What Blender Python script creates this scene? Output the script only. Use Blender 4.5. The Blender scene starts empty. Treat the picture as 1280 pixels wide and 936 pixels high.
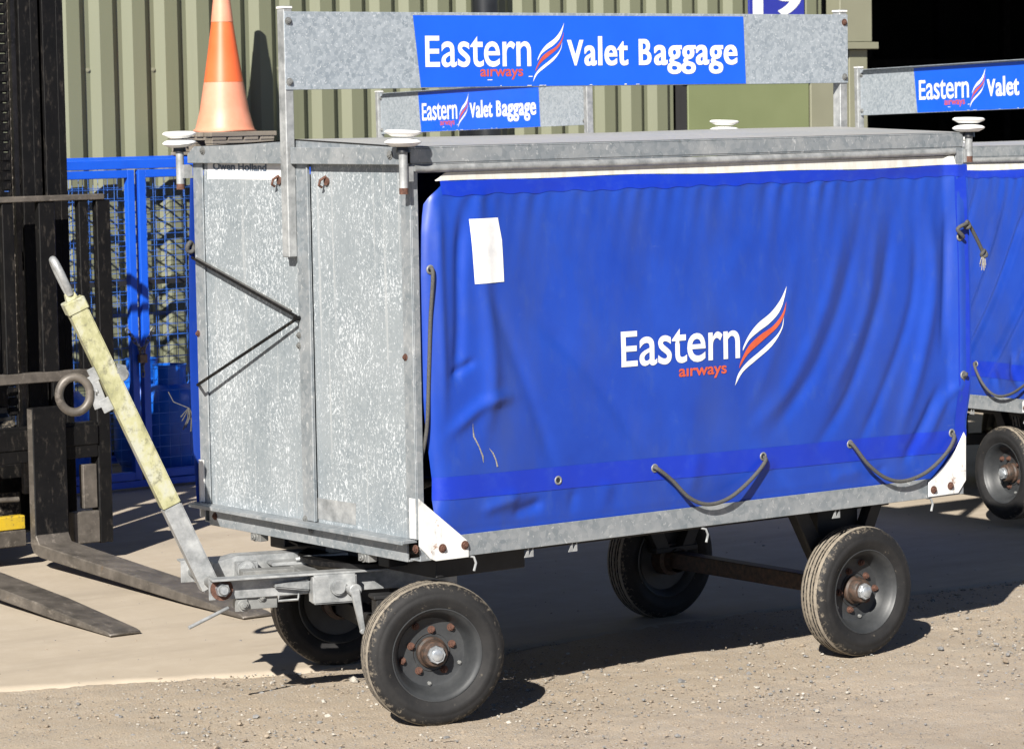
import bpy, bmesh, math, random
import numpy as np
from mathutils import Vector, Matrix, Euler

# ------------------------------------------------------------------ scene, camera, sky, sun
scene = bpy.context.scene
COL = scene.collection
random.seed(7); rng = np.random.default_rng(11)

CAM = np.array([-5.3516, -7.6616, 1.9205]); YAW, PITCH, ROLL, FPX = 0.6419, -0.0869, -0.0172, 3838.3
def cam_axes():
    f = np.array([math.sin(YAW)*math.cos(PITCH), math.cos(YAW)*math.cos(PITCH), math.sin(PITCH)])
    r = np.array([math.cos(YAW), -math.sin(YAW), 0.0]); u = np.cross(r, f)
    return r*math.cos(ROLL)+u*math.sin(ROLL), -r*math.sin(ROLL)+u*math.cos(ROLL), f
CR, CU, CF = cam_axes()
cd = bpy.data.cameras.new('camera'); camera = bpy.data.objects.new('camera', cd); COL.objects.link(camera)
camera.matrix_world = Matrix(((CR[0], CU[0], -CF[0], CAM[0]), (CR[1], CU[1], -CF[1], CAM[1]), (CR[2], CU[2], -CF[2], CAM[2]), (0, 0, 0, 1)))
cd.sensor_width = 36.0; cd.lens = FPX/1280*36; cd.clip_start = 0.1; cd.clip_end = 3000
cd.dof.use_dof = True; cd.dof.focus_distance = 10.0; cd.dof.aperture_fstop = 13
scene.camera = camera

SUN = Vector((-1.30, -0.95, 1.0)).normalized()          # towards the sun
world = bpy.data.worlds.new('World'); scene.world = world; world.use_nodes = True
wn = world.node_tree; sky = wn.nodes.new('ShaderNodeTexSky'); sky.sky_type = 'NISHITA'; sky.sun_disc = False
sky.air_density = 0.35; sky.dust_density = 0.1; sky.ozone_density = 2.0
sky.sun_elevation = math.asin(SUN.z); sky.sun_rotation = math.atan2(SUN.x, SUN.y)
wn.links.new(sky.outputs[0], wn.nodes['Background'].inputs[0]); wn.nodes['Background'].inputs[1].default_value = 0.05
sd = bpy.data.lights.new('sun', 'SUN'); sd.energy = 5.0; sd.angle = math.radians(0.5); sd.color = (1.0, 0.95, 0.87)
sun = bpy.data.objects.new('sun', sd); COL.objects.link(sun); sun.location = (-6, -6, 9)
sun.rotation_euler = (-SUN).to_track_quat('-Z', 'Y').to_euler()
vs = scene.view_settings; vs.view_transform = 'Standard'; vs.look = 'None'; vs.gamma = 1; vs.exposure = 1.12; vs.use_curve_mapping = False

# a pixel of the photograph (1280 x 936) gives a direction; the plane it lies on gives the distance
def ray(x, y): return CF + CR*(x-640)/FPX - CU*(y-468)/FPX
def py(x, y, Y): d = ray(x, y); return CAM + d*((Y-CAM[1])/d[1])
def px(x, y, X): d = ray(x, y); return CAM + d*((X-CAM[0])/d[0])
def gp(x, y, z=0): d = ray(x, y); return CAM + d*((z-CAM[2])/d[2])

# ------------------------------------------------------------------ materials
MATS = {}
def srgb(r, g, b):
    f = lambda c: ((c/255)/12.92 if c/255 <= .04045 else (((c/255)+.055)/1.055)**2.4)
    return (f(r), f(g), f(b), 1)
class NT:
    def __init__(s, name):
        s.m = bpy.data.materials.new(name); s.m.use_nodes = True; s.t = s.m.node_tree
        s.b = s.t.nodes['Principled BSDF']; s.co = s.t.nodes.new('ShaderNodeTexCoord').outputs['Object']; MATS[name] = s.m
    def n(s, typ, **kw):
        nd = s.t.nodes.new(typ)
        for k, v in kw.items():
            if k.startswith('i_'):
                key = k[2:]; key = int(key) if key.isdigit() else key.replace('_', ' ')
                if hasattr(v, 'default_value') or isinstance(v, bpy.types.NodeSocket): s.t.links.new(v, nd.inputs[key])
                else: nd.inputs[key].default_value = v
            else: setattr(nd, k, v)
        return nd
    def link(s, a, b): s.t.links.new(a, b)
    def mapping(s, scale, rot=(0, 0, 0)): return s.n('ShaderNodeMapping', i_Vector=s.co, i_Scale=scale, i_Rotation=rot).outputs[0]
    def noise(s, scale, detail=4, rough=.55, vec=None, dist=0.0): return s.n('ShaderNodeTexNoise', i_Vector=vec or s.co, i_Scale=scale, i_Detail=detail, i_Roughness=rough, i_Distortion=dist).outputs[0]
    def vor(s, scale, vec=None, out='Color', feature='F1'): return s.n('ShaderNodeTexVoronoi', i_Vector=vec or s.co, i_Scale=scale, feature=feature).outputs[out]
    def ramp(s, fac, stops, interp='LINEAR'):
        r = s.n('ShaderNodeValToRGB', i_Fac=fac); r.color_ramp.interpolation = interp
        e = r.color_ramp.elements
        while len(e) < len(stops): e.new(.5)
        for q, (p, c) in zip(e, stops): q.position = p; q.color = c if len(c) == 4 else (*c, 1)
        return r.outputs[0]
    def mix(s, fac, a, b, blend='MIX'):
        m = s.n('ShaderNodeMix', data_type='RGBA', blend_type=blend)
        for sock, v in ((m.inputs[0], fac), (m.inputs[6], a), (m.inputs[7], b)):
            if isinstance(v, bpy.types.NodeSocket): s.link(v, sock)
            else: sock.default_value = v if not isinstance(v, tuple) or len(v) == 4 else (*v, 1)
        return m.outputs[2]
    def out(s, color=None, rough=None, metal=0.0, bump=None, bstr=.3, bdist=.002, spec=None, k=.74):
        if k != 1: color = s.mix(1.0, color, (k, k, k, 1), 'MULTIPLY')
        for key, v in (('Base Color', color), ('Roughness', rough), ('Metallic', metal), ('Specular IOR Level', spec)):
            if v is None: continue
            if isinstance(v, bpy.types.NodeSocket): s.link(v, s.b.inputs[key])
            else: s.b.inputs[key].default_value = v if not isinstance(v, tuple) or len(v) == 4 else (*v, 1)
        if bump is not None:
            b = s.n('ShaderNodeBump', i_Height=bump, i_Strength=bstr, i_Distance=bdist); s.link(b.outputs[0], s.b.inputs['Normal'])
        return s.m
W1 = (1, 1, 1, 1); K1 = (0, 0, 0, 1)
def make_materials():
    # galvanised sheet with white oxide flecks (end panels)
    n = NT('galv_panel'); sp = n.vor(95, n.mapping((1, 1, .6)))
    base = n.ramp(sp, [(0, (.225, .262, .288)), (1, (.315, .352, .378))])
    big = n.noise(3.0, 5, .6); base = n.mix(n.ramp(big, [(.35, K1), (.7, W1)]), base, (.345, .378, .40), 'MIX')
    fl = n.noise(135, 3, .6, n.mapping((1, 1, .5)), 1.3)
    dens = n.noise(4.2, 3, .5)
    thr = n.n('ShaderNodeMath', operation='MULTIPLY_ADD', i_0=dens, i_1=.30, i_2=fl).outputs[0]
    base = n.mix(n.ramp(thr, [(.720, K1), (.775, W1)]), base, (.66, .70, .73))
    st = n.noise(60, 2, .5, n.mapping((1, 1, .02))); base = n.mix(n.ramp(st, [(.63, K1), (.70, (.6, .6, .6, 1))]), base, (.50, .52, .53))
    n.out(base, .48, .2, sp, .05, .001, None, .76)
    n = NT('galv_board'); sp = n.vor(85); b2 = n.noise(5, 5, .6); fl = n.noise(150, 3, .6, None, .8)
    base = n.mix(n.ramp(b2, [(.35, K1), (.9, (.7, .7, .7, 1))]), n.ramp(sp, [(0, (.26, .31, .355)), (1, (.53, .58, .63))]), (.46, .51, .55)); base = n.mix(n.ramp(fl, [(.60, K1), (.66, W1)]), base, (.72, .76, .80)); n.out(base, .45, .3, sp, .05, .001)
    # galvanised section steel with broad spangle
    n = NT('galv_steel'); sp = n.vor(55, n.mapping((1, 1, 1)))
    base = n.ramp(sp, [(0, (.22, .255, .28)), (.5, (.29, .32, .345)), (1, (.37, .395, .415))])
    b2 = n.noise(7, 6, .65); base = n.mix(n.ramp(b2, [(.45, K1), (.75, W1)]), base, (.42, .435, .445))
    fl = n.noise(85, 3, .6, n.mapping((1, 1, .55)), 1.0); base = n.mix(n.ramp(fl, [(.62, K1), (.68, W1)]), base, (.56, .58, .59))
    dk = n.noise(18, 4, .7); base = n.mix(n.ramp(dk, [(.62, K1), (.74, (.55, .55, .55, 1))]), base, (.15, .16, .165))
    n.out(base, n.ramp(b2, [(.3, (.36, .36, .36, 1)), (.7, (.55, .55, .55, 1))]), .35, sp, .06, .001)
    # dull galvanised of the running gear
    n = NT('galv_dull'); b2 = n.noise(14, 6, .65)
    base = n.ramp(b2, [(.3, (.15, .155, .155)), (.55, (.27, .275, .27)), (.75, (.38, .38, .365))])
    gr = n.noise(5, 4, .6); base = n.mix(n.ramp(gr, [(.55, K1), (.75, (.8, .8, .8, 1))]), base, (.16, .15, .13))
    n.out(base, .55, .3, b2, .12, .002)
    n = NT('roof_sheet'); b2 = n.noise(3, 6, .6); sp = n.vor(60)
    base = n.mix(n.ramp(b2, [(.35, K1), (.7, W1)]), n.ramp(sp, [(0, (.38, .40, .41)), (1, (.46, .47, .48))]), (.50, .49, .47)); n.out(base, .6, .15)
    n = NT('tarp_blue'); b = n.noise(2.2, 6, .65); c = n.noise(16, 5, .7, n.mapping((1, 1, .5))); sc = n.noise(60, 4, .8, n.mapping((1, 1, .35)), 2)
    base = n.mix(n.ramp(b, [(.35, K1), (.75, W1)]), (.010, .052, .40), (.016, .075, .50))
    base = n.mix(n.ramp(c, [(.56, K1), (.82, (.5, .5, .5, 1))]), base, (.05, .11, .38))
    base = n.mix(n.ramp(sc, [(.69, K1), (.78, (.45, .45, .45, 1))]), base, (.14, .22, .5))
    d2 = n.noise(3.6, 7, .68, n.mapping((1, 1, .32), (0, .55, 0))); base = n.mix(n.ramp(d2, [(.46, K1), (.74, (.62, .62, .62, 1))]), base, (.040, .072, .26))
    d3 = n.noise(26, 6, .8, n.mapping((.35, 1, 1), (0, .2, 0))); base = n.mix(n.ramp(d3, [(.64, K1), (.80, (.5, .5, .5, 1))]), base, (.13, .19, .44))
    wv = n.noise(420, 2, .5); n.out(base, n.ramp(c, [(.3, (.34, .34, .34, 1)), (.8, (.52, .52, .52, 1))]), 0, wv, .08, .001, .38, .70)
    n = NT('tarp_band'); c = n.noise(16, 5, .7); base = n.mix(n.ramp(c, [(.5, K1), (.8, (.5, .5, .5, 1))]), (.006, .035, .46), (.03, .08, .46)); n.out(base, .42, 0, n.noise(420, 2), .08, .001, .45)
    n = NT('tarp_white'); c = n.noise(30, 5, .7, n.mapping((1, 1, .25))); n.out(n.ramp(c, [(.35, (.60, .58, .53)), (.6, (.74, .73, .69))]), .6)
    n = NT('sign_blue'); c = n.noise(5, 4); n.out(n.ramp(c, [(.3, (.006, .105, .74)), (.7, (.008, .12, .80))]), .35)
    n = NT('print_white'); c = n.noise(25, 5, .7); n.out(n.ramp(c, [(.3, (.66, .67, .68)), (.6, (.80, .80, .80))]), .5, k=.82)
    n = NT('print_orange'); c = n.noise(40, 4); n.out(n.ramp(c, [(.3, (.56, .085, .035)), (.7, (.66, .12, .05))]), .5)
    n = NT('print_red'); c = n.noise(40, 4); n.out(n.ramp(c, [(.3, (.52, .075, .06)), (.7, (.62, .11, .08))]), .5)
    n = NT('print_grey'); n.out(n.ramp(n.noise(30), [(.3, (.07, .10, .16)), (.7, (.14, .18, .24))]), .6)
    n = NT('white_paint'); b = n.noise(9, 6, .7); base = n.ramp(b, [(.3, (.60, .60, .585)), (.6, (.80, .80, .79))])
    r = n.noise(22, 6, .75); base = n.mix(n.ramp(r, [(.61, K1), (.66, W1)]), base, (.34, .22, .16)); g = n.noise(40, 4, .8, n.mapping((1, 1, .3)))
    base = n.mix(n.ramp(g, [(.57, K1), (.70, (.7, .7, .7, 1))]), base, (.36, .35, .34)); n.out(base, .5, 0, b, .1, .002, k=.80)
    n = NT('white_plastic'); b = n.noise(20, 5); n.out(n.ramp(b, [(.3, (.74, .74, .73)), (.65, (.83, .83, .82))]), .45, k=.92)
    n = NT('rust'); b = n.noise(90, 5, .7); n.out(n.ramp(b, [(.3, (.045, .020, .013)), (.55, (.125, .055, .036)), (.8, (.22, .125, .09))]), .85, 0, b, .4, .002)
    n = NT('rubber'); b = n.noise(14, 6, .7); d = n.noise(60, 5, .75); base = n.ramp(b, [(.35, (.011, .011, .012)), (.75, (.024, .023, .023))])
    sp_ = n.n('ShaderNodeSeparateXYZ', i_Vector=n.co); l = n.n('ShaderNodeMath', operation='MULTIPLY', i_0=sp_.outputs[0], i_1=sp_.outputs[0]).outputs[0]; l = n.n('ShaderNodeMath', operation='MULTIPLY_ADD', i_0=sp_.outputs[2], i_1=sp_.outputs[2], i_2=l).outputs[0]; l = n.n('ShaderNodeMath', operation='SQRT', i_0=l).outputs[0]
    sh_ = n.ramp(l, [(.195, K1), (.222, (.16, .16, .16, 1))]); dd = n.n('ShaderNodeMath', operation='ADD', i_0=d, i_1=sh_).outputs[0]
    base = n.mix(n.ramp(dd, [(.64, K1), (.76, (.9, .9, .9, 1))]), base, (.20, .17, .13)); n.out(base, .7, 0, d, .2, .002, .3)
    n = NT('tread_rubber'); b = n.noise(22, 6, .7); d = n.noise(70, 6, .8)
    base = n.ramp(b, [(.3, (.17, .145, .115)), (.65, (.30, .26, .205))]); base = n.mix(n.ramp(d, [(.56, K1), (.68, W1)]), base, (.055, .05, .045)); n.out(base, .9, 0, d, .35, .003)
    n = NT('rim_paint'); b = n.noise(12, 6, .7); d = n.noise(45, 5, .75); base = n.ramp(b, [(.3, (.032, .035, .039)), (.7, (.066, .070, .074))])
    base = n.mix(n.ramp(d, [(.63, K1), (.76, (.7, .7, .7, 1))]), base, (.10, .095, .085)); n.out(base, .5, .1, d, .15, .002, None, .6)
    n = NT('hub_grease'); b = n.noise(50, 5, .7); n.out(n.ramp(b, [(.35, (.03, .026, .022)), (.7, (.16, .09, .06))]), .6, k=.5)
    n = NT('bright_zinc'); b = n.noise(60, 4); n.out(n.ramp(b, [(.3, (.35, .38, .41)), (.7, (.62, .65, .68))]), .32, .6)
    n = NT('black_steel'); b = n.noise(11, 6, .7); d = n.noise(45, 6, .75, n.mapping((1, 1, .35))); base = n.ramp(b, [(.35, (.006, .006, .007)), (.75, (.016, .015, .015))])
    base = n.mix(n.ramp(d, [(.55, K1), (.72, (.75, .75, .75, 1))]), base, (.13, .112, .095)); n.out(base, .55, 0, d, .12, .002, .2, .42)
    n = NT('fork_steel'); b = n.noise(8, 6, .7); d = n.noise(30, 6, .75, n.mapping((1, .35, 1))); base = n.ramp(b, [(.35, (.05, .044, .038)), (.7, (.13, .114, .098))])
    base = n.mix(n.ramp(d, [(.55, K1), (.72, (.9, .9, .9, 1))]), base, (.20, .175, .15)); r = n.noise(9, 5, .7); base = n.mix(n.ramp(r, [(.66, K1), (.75, (.6, .6, .6, 1))]), base, (.17, .10, .04)); n.out(base, .5, .25, d, .15, .002, None, 1.1)
    n = NT('worn_yellow'); b = n.noise(16, 6, .7); n.out(n.ramp(b, [(.42, (.62, .42, .02)), (.56, (.55, .38, .03)), (.62, (.06, .055, .05))]), .5, 0, b, .2, .002)
    n = NT('dark_frame'); b = n.noise(10, 5, .7); n.out(n.ramp(b, [(.3, (.008, .008, .009)), (.7, (.024, .024, .026))]), .6, .1)
    n = NT('deck_wood'); b = n.noise(12, 5, .6, n.mapping((.2, 1, 1))); n.out(n.ramp(b, [(.3, (.06, .05, .04)), (.7, (.14, .12, .10))]), .8)
    n = NT('towbar_paint'); b = n.noise(9, 6, .7, n.mapping((1, 1, .6))); d = n.noise(38, 6, .75)
    base = n.ramp(b, [(.30, (.17, .17, .12)), (.42, (.33, .325, .17)), (.50, (.44, .43, .25)), (.58, (.46, .46, .36)), (.70, (.40, .405, .37))])
    base = n.mix(n.ramp(d, [(.52, K1), (.66, (.85, .85, .85, 1))]), base, (.17, .165, .11)); n.out(base, .6, .05, d, .2, .002)
    n = NT('galv_smooth'); b = n.noise(16, 5, .7); n.out(n.ramp(b, [(.3, (.17, .18, .185)), (.50, (.30, .31, .315)), (.70, (.44, .45, .45))]), .45, .3, b, .1, .002, None, .92)
    n = NT('rope_grey'); w = n.noise(300, 3, .7); n.out(n.ramp(w, [(.3, (.035, .035, .035)), (.7, (.12, .118, .112))]), .85, 0, w, .4, .002)
    n = NT('rope_fray'); n.out(n.ramp(n.noise(200), [(.3, (.18, .17, .15)), (.7, (.40, .38, .34))]), .9)
    n = NT('cladding'); b = n.noise(1.2, 5, .6, n.mapping((1, 1, .25))); c = n.noise(40, 3, .6, n.mapping((1, 1, .03)))
    base = n.mix(n.ramp(b, [(.3, K1), (.7, W1)]), (.165, .176, .112), (.19, .20, .13)); base = n.mix(n.ramp(c, [(.55, K1), (.8, (.35, .35, .35, 1))]), base, (.14, .145, .095)); n.out(base, .45)
    n = NT('door_green'); b = n.noise(2.5, 5); n.out(n.ramp(b, [(.3, (.175, .205, .095)), (.7, (.205, .235, .115))]), .5)
    n = NT('trim_olive'); b = n.noise(3, 5); n.out(n.ramp(b, [(.3, (.22, .22, .155)), (.7, (.26, .26, .185))]), .5)
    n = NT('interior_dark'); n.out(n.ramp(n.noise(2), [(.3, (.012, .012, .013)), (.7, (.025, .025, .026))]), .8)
    n = NT('black_plastic'); n.out(n.ramp(n.noise(8), [(.3, (.010, .011, .013)), (.7, (.022, .024, .028))]), .35)
    n = NT('cage_blue'); b = n.noise(6, 5); d = n.noise(55, 5, .75); base = n.ramp(b, [(.3, (.004, .085, .62)), (.7, (.008, .11, .72))]); base = n.mix(n.ramp(d, [(.66, K1), (.74, (.5, .5, .5, 1))]), base, (.10, .17, .45)); n.out(base, .38)
    n = NT('cylinder_blue'); b = n.noise(6, 5); n.out(n.ramp(b, [(.3, (.004, .10, .55)), (.7, (.01, .15, .72))]), .35)
    n = NT('mesh_wire'); n.out(n.ramp(n.noise(20), [(.3, (.01, .10, .55)), (.7, (.06, .20, .62))]), .4)
    n = NT('cone_orange'); b = n.noise(6, 5, .6); n.out(n.ramp(b, [(.3, (.82, .135, .035)), (.7, (.86, .17, .055))]), .42)
    n = NT('cone_faded'); b = n.noise(7, 6, .65); d = n.noise(50, 4, .7); base = n.ramp(b, [(.3, (.74, .27, .16)), (.7, (.80, .35, .23))]); base = n.mix(n.ramp(d, [(.62, K1), (.78, (.5, .5, .5, 1))]), base, (.55, .33, .24)); n.out(base, .5)
    n = NT('pallet_wood'); b = n.noise(14, 6, .65, n.mapping((.12, 1, 1))); n.out(n.ramp(b, [(.3, (.13, .11, .088)), (.55, (.24, .21, .17)), (.75, (.31, .275, .23))]), .85, 0, b, .3, .003)
    n = NT('chain_steel'); n.out(n.ramp(n.noise(60), [(.3, (.12, .12, .12)), (.7, (.34, .34, .33))]), .4, .5)
    n = NT('brass'); n.out(n.ramp(n.noise(60), [(.3, (.12, .08, .05)), (.7, (.25, .17, .10))]), .5, .4)
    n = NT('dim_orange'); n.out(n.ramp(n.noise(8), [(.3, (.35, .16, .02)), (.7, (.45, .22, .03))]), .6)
    # ground
    n = NT('concrete'); a = n.noise(.55, 6, .6); b = n.noise(6, 6, .7); c = n.noise(120, 5, .75); s = n.noise(2.2, 5, .65, n.mapping((.22, 1, 1), (0, 0, .15)))
    base = n.mix(n.ramp(a, [(.3, K1), (.7, W1)]), (.43, .365, .285), (.49, .42, .33)); base = n.mix(n.ramp(b, [(.45, K1), (.75, (.7, .7, .7, 1))]), base, (.53, .46, .37))
    base = n.mix(n.ramp(s, [(.5, K1), (.72, (.55, .55, .55, 1))]), base, (.31, .265, .21)); base = n.mix(n.ramp(c, [(.60, K1), (.72, (.7, .7, .7, 1))]), base, (.33, .29, .24))
    n.out(base, .9, 0, c, .35, .003, .25)
    n = NT('dirt'); a = n.noise(.8, 6, .65); b = n.noise(9, 6, .7); c = n.noise(210, 6, .8); v = n.vor(190)
    base = n.mix(n.ramp(a, [(.3, K1), (.7, W1)]), (.41, .335, .252), (.475, .395, .302)); base = n.mix(n.ramp(b, [(.42, K1), (.72, (.8, .8, .8, 1))]), base, (.43, .375, .305))
    base = n.mix(n.ramp(c, [(.56, K1), (.70, W1)]), base, (.26, .215, .165)); base = n.mix(n.ramp(v, [(.80, K1), (.86, (.75, .75, .75, 1))]), base, (.47, .44, .40)); base = n.mix(n.ramp(n.vor(130), [(.86, K1), (.90, (.7, .7, .7, 1))]), base, (.15, .15, .15))
    n.out(base, .95, 0, n.n('ShaderNodeMath', operation='ADD', i_0=c, i_1=n.vor(120, None, 'Distance')).outputs[0], .6, .004, .2)
    for nm, c0, c1 in (('stone_pale', (.36, .33, .28), (.50, .47, .42)), ('stone_grey', (.16, .16, .16), (.28, .275, .27)), ('stone_tan', (.24, .19, .14), (.36, .30, .23))):
        n = NT(nm); n.out(n.ramp(n.noise(30, 4), [(.3, c0), (.7, c1)]), .9)
make_materials()

# ------------------------------------------------------------------ mesh builder
class MB:
    def __init__(s, M=None): s.v = []; s.f = []; s.mi = []; s.cur = 0; s.M = M
    def mat(s, i): s.cur = i; return s
    def add(s, vs_, fs):
        o = len(s.v)
        for p in vs_:
            p = Vector(p); s.v.append(tuple(s.M @ p) if s.M else tuple(p))
        for f in fs: s.f.append(tuple(o+i for i in f)); s.mi.append(s.cur)
        return s
    def box(s, lo, hi, R=None, c=None):
        x0, y0, z0 = lo; x1, y1, z1 = hi
        vv = [(x0, y0, z0), (x1, y0, z0), (x1, y1, z0), (x0, y1, z0), (x0, y0, z1), (x1, y0, z1), (x1, y1, z1), (x0, y1, z1)]
        if R is not None:
            c = Vector(c if c is not None else ((x0+x1)/2, (y0+y1)/2, (z0+z1)/2)); vv = [tuple(c + R @ (Vector(p)-c)) for p in vv]
        return s.add(vv, [(0, 3, 2, 1), (4, 5, 6, 7), (0, 1, 5, 4), (1, 2, 6, 5), (2, 3, 7, 6), (3, 0, 4, 7)])
    def bar(s, p0, p1, w, h, up=(0, 0, 1), w1=None, h1=None):
        p0 = Vector(p0); p1 = Vector(p1); d = (p1-p0).normalized(); u = Vector(up); r = d.cross(u).normalized(); u = r.cross(d)
        w1 = w if w1 is None else w1; h1 = h if h1 is None else h1; vv = []
        for p, a, b in ((p0, w, h), (p1, w1, h1)):
            for i, j in ((-1, -1), (1, -1), (1, 1), (-1, 1)): vv.append(tuple(p + r*a/2*i + u*b/2*j))
        return s.add(vv, [(3, 2, 1, 0), (4, 5, 6, 7), (0, 1, 5, 4), (1, 2, 6, 5), (2, 3, 7, 6), (3, 0, 4, 7)])
    def prism(s, poly, d):                                   # poly: 3D points of one face, d: extrusion vector
        n = len(poly); d = Vector(d); a = [Vector(p) for p in poly]; b = [p+d for p in a]
        return s.add([tuple(p) for p in a+b], [tuple(range(n)), tuple(range(2*n-1, n-1, -1))] + [((i+1) % n, i, n+i, n+(i+1) % n) for i in range(n)])
    def cyl(s, p0, p1, r0, r1=None, n=16, caps=True):
        r1 = r0 if r1 is None else r1; p0 = Vector(p0); p1 = Vector(p1); d = (p1-p0).normalized()
        a = d.orthogonal().normalized(); b = d.cross(a); vv = []
        for p, r in ((p0, r0), (p1, r1)):
            for i in range(n): t = 2*math.pi*i/n; vv.append(tuple(p + a*r*math.cos(t) + b*r*math.sin(t)))
        ff = [(i, (i+1) % n, n+(i+1) % n, n+i) for i in range(n)]
        if caps: ff += [tuple(range(n-1, -1, -1)), tuple(range(n, 2*n))]
        return s.add(vv, ff)
    def tube(s, pts, r, n=8, closed=False):
        pts = [Vector(p) for p in pts]; m = len(pts); vv = []; ff = []; a = None
        rr = r if hasattr(r, '__len__') else [r]*m
        for k, p in enumerate(pts):
            if closed: d = (pts[(k+1) % m]-pts[k-1]).normalized()
            else: d = (pts[min(k+1, m-1)]-pts[max(k-1, 0)]).normalized()
            a = d.orthogonal().normalized() if a is None else (a - d*a.dot(d)).normalized(); b = d.cross(a)
            for i in range(n): t = 2*math.pi*i/n; vv.append(tuple(p + (a*math.cos(t)+b*math.sin(t))*rr[k]))
        for k in range(m if closed else m-1):
            k2 = (k+1) % m
            for i in range(n): ff.append((k*n+i, k*n+(i+1) % n, k2*n+(i+1) % n, k2*n+i))
        if not closed: ff += [tuple(range(n-1, -1, -1)), tuple(range((m-1)*n, m*n))]
        return s.add(vv, ff)
    def lathe(s, prof, o, axis, n=32, caps=False, mats=None):  # prof: (radius, distance along axis)
        o = Vector(o); d = Vector(axis).normalized(); a = d.orthogonal().normalized(); b = d.cross(a); vv = []
        for r, h in prof:
            for i in range(n): t = 2*math.pi*i/n; vv.append(tuple(o + d*h + (a*math.cos(t)+b*math.sin(t))*r))
        o0 = len(s.v); s.add(vv, [])
        for k in range(len(prof)-1):
            if mats: s.cur = mats[k]
            for i in range(n): s.f.append((o0+k*n+i, o0+k*n+(i+1) % n, o0+(k+1)*n+(i+1) % n, o0+(k+1)*n+i)); s.mi.append(s.cur)
        if caps:
            for f in (range(n-1, -1, -1), range((len(prof)-1)*n, len(prof)*n)): s.f.append(tuple(o0+i for i in f)); s.mi.append(s.cur)
        return s
    def hexbolt(s, p, d, r=.01, h=.008, washer=True):
        p = Vector(p); d = Vector(d).normalized()
        if washer: s.cyl(p, p+d*h*.25, r*1.5, n=14)
        s.cyl(p, p+d*h, r, n=6); return s.cyl(p+d*h, p+d*h*1.5, r*.45, n=8)
    def mesh(s, name, mats, smooth=35, bevel=0.0, seg=1):
        me = bpy.data.meshes.new(name); me.from_pydata(s.v, [], s.f)
        for m in mats: me.materials.append(MATS[m])
        me.polygons.foreach_set('material_index', s.mi)
        bm = bmesh.new(); bm.from_mesh(me)
        bmesh.ops.recalc_face_normals(bm, faces=bm.faces)
        if bevel:
            es = [e for e in bm.edges if len(e.link_faces) == 2 and e.calc_face_angle(0) > .6]
            bmesh.ops.bevel(bm, geom=es, offset=bevel, segments=seg, affect='EDGES', clamp_overlap=True)
        bm.to_mesh(me); bm.free()
        if smooth: me.shade_smooth(); me.set_sharp_from_angle(angle=math.radians(smooth))
        me.update(); return me
    def build(s, name, mats, parent=None, smooth=35, bevel=0.0, seg=1, label=None):
        if isinstance(mats, str): mats = [mats]
        o = bpy.data.objects.new(name, s.mesh(name, mats, smooth, bevel, seg)); COL.objects.link(o)
        if parent: o.parent = parent
        if label: o['label'] = label
        return o
def tag(o, label, cat, group=None):
    o['label'] = label; o['category'] = cat
    if group: o['group'] = group
    return o
def thing(name, loc, label, cat, group=None, rotz=0.0):
    o = bpy.data.objects.new(name, None); COL.objects.link(o); o.location = loc; o.rotation_euler = (0, 0, rotz); o.empty_display_size = .2
    return tag(o, label, cat, group)
def copy_tree(o, parent=None, skip=()):
    c = o.copy(); COL.objects.link(c); c.parent = parent
    for ch in list(o.children):
        if ch.name.split('.')[0] not in skip: copy_tree(ch, c)
    return c
def smooth_line(pts, per=6):
    P = [np.array(p, float) for p in pts]; P = [2*P[0]-P[1]] + P + [2*P[-1]-P[-2]]; out = []
    for i in range(1, len(P)-2):
        for k in range(per):
            t = k/per; a, b, c, d = P[i-1:i+3]
            out.append(.5*((2*b)+(c-a)*t+(2*a-5*b+4*c-d)*t*t+(3*b-a-3*c+d)*t**3))
    out.append(P[-2]); return out

# flat lettering: returns a bmesh in the XZ plane (y = 0) fitted to x0..x1, baseline z0, cap height zc
def text_bm(txt, x0, x1, z0, zc, bold=.018, cut=0, space=1.0, fat=0.0):
    cu = bpy.data.curves.new('lettering', 'FONT'); cu.body = txt; cu.size = 1; cu.offset = bold; cu.space_character = space; cu.resolution_u = 5
    ob = bpy.data.objects.new('lettering_tmp', cu); COL.objects.link(ob)
    capu = bpy.data.curves.new('cap', 'FONT'); capu.body = txt[0] if txt[0].isupper() or txt[0].isdigit() else 'x'; capu.size = 1; capu.offset = bold
    ob2 = bpy.data.objects.new('lettering_tmp', capu); COL.objects.link(ob2)
    dg = bpy.context.evaluated_depsgraph_get()
    me = bpy.data.meshes.new_from_object(ob.evaluated_get(dg)); me2 = bpy.data.meshes.new_from_object(ob2.evaluated_get(dg))
    for o in (ob, ob2): bpy.data.objects.remove(o)
    xs = [v.co.x for v in me.vertices]; b0 = min(v.co.y for v in me2.vertices); h = max(v.co.y for v in me2.vertices)-b0
    bm = bmesh.new(); bm.from_mesh(me); lo, hi = min(xs), max(xs)
    if fat:                                              # heavier weight: the same outline printed again a hair to each side
        g0 = list(bm.verts)+list(bm.edges)+list(bm.faces)
        for d in (-fat, fat):
            r = bmesh.ops.duplicate(bm, geom=g0)['geom']; bmesh.ops.translate(bm, verts=[e for e in r if isinstance(e, bmesh.types.BMVert)], vec=(d, 0, .1 if d > 0 else .2))
        lo -= fat; hi += fat
    for v in bm.verts: v.co = Vector((x0+(v.co.x-lo)/(hi-lo)*(x1-x0), v.co.z, z0+(v.co.y-b0)/h*(zc-z0)))
    bpy.data.meshes.remove(me); bpy.data.meshes.remove(me2)
    if cut: slice_bm(bm, cut)
    return bm
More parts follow.
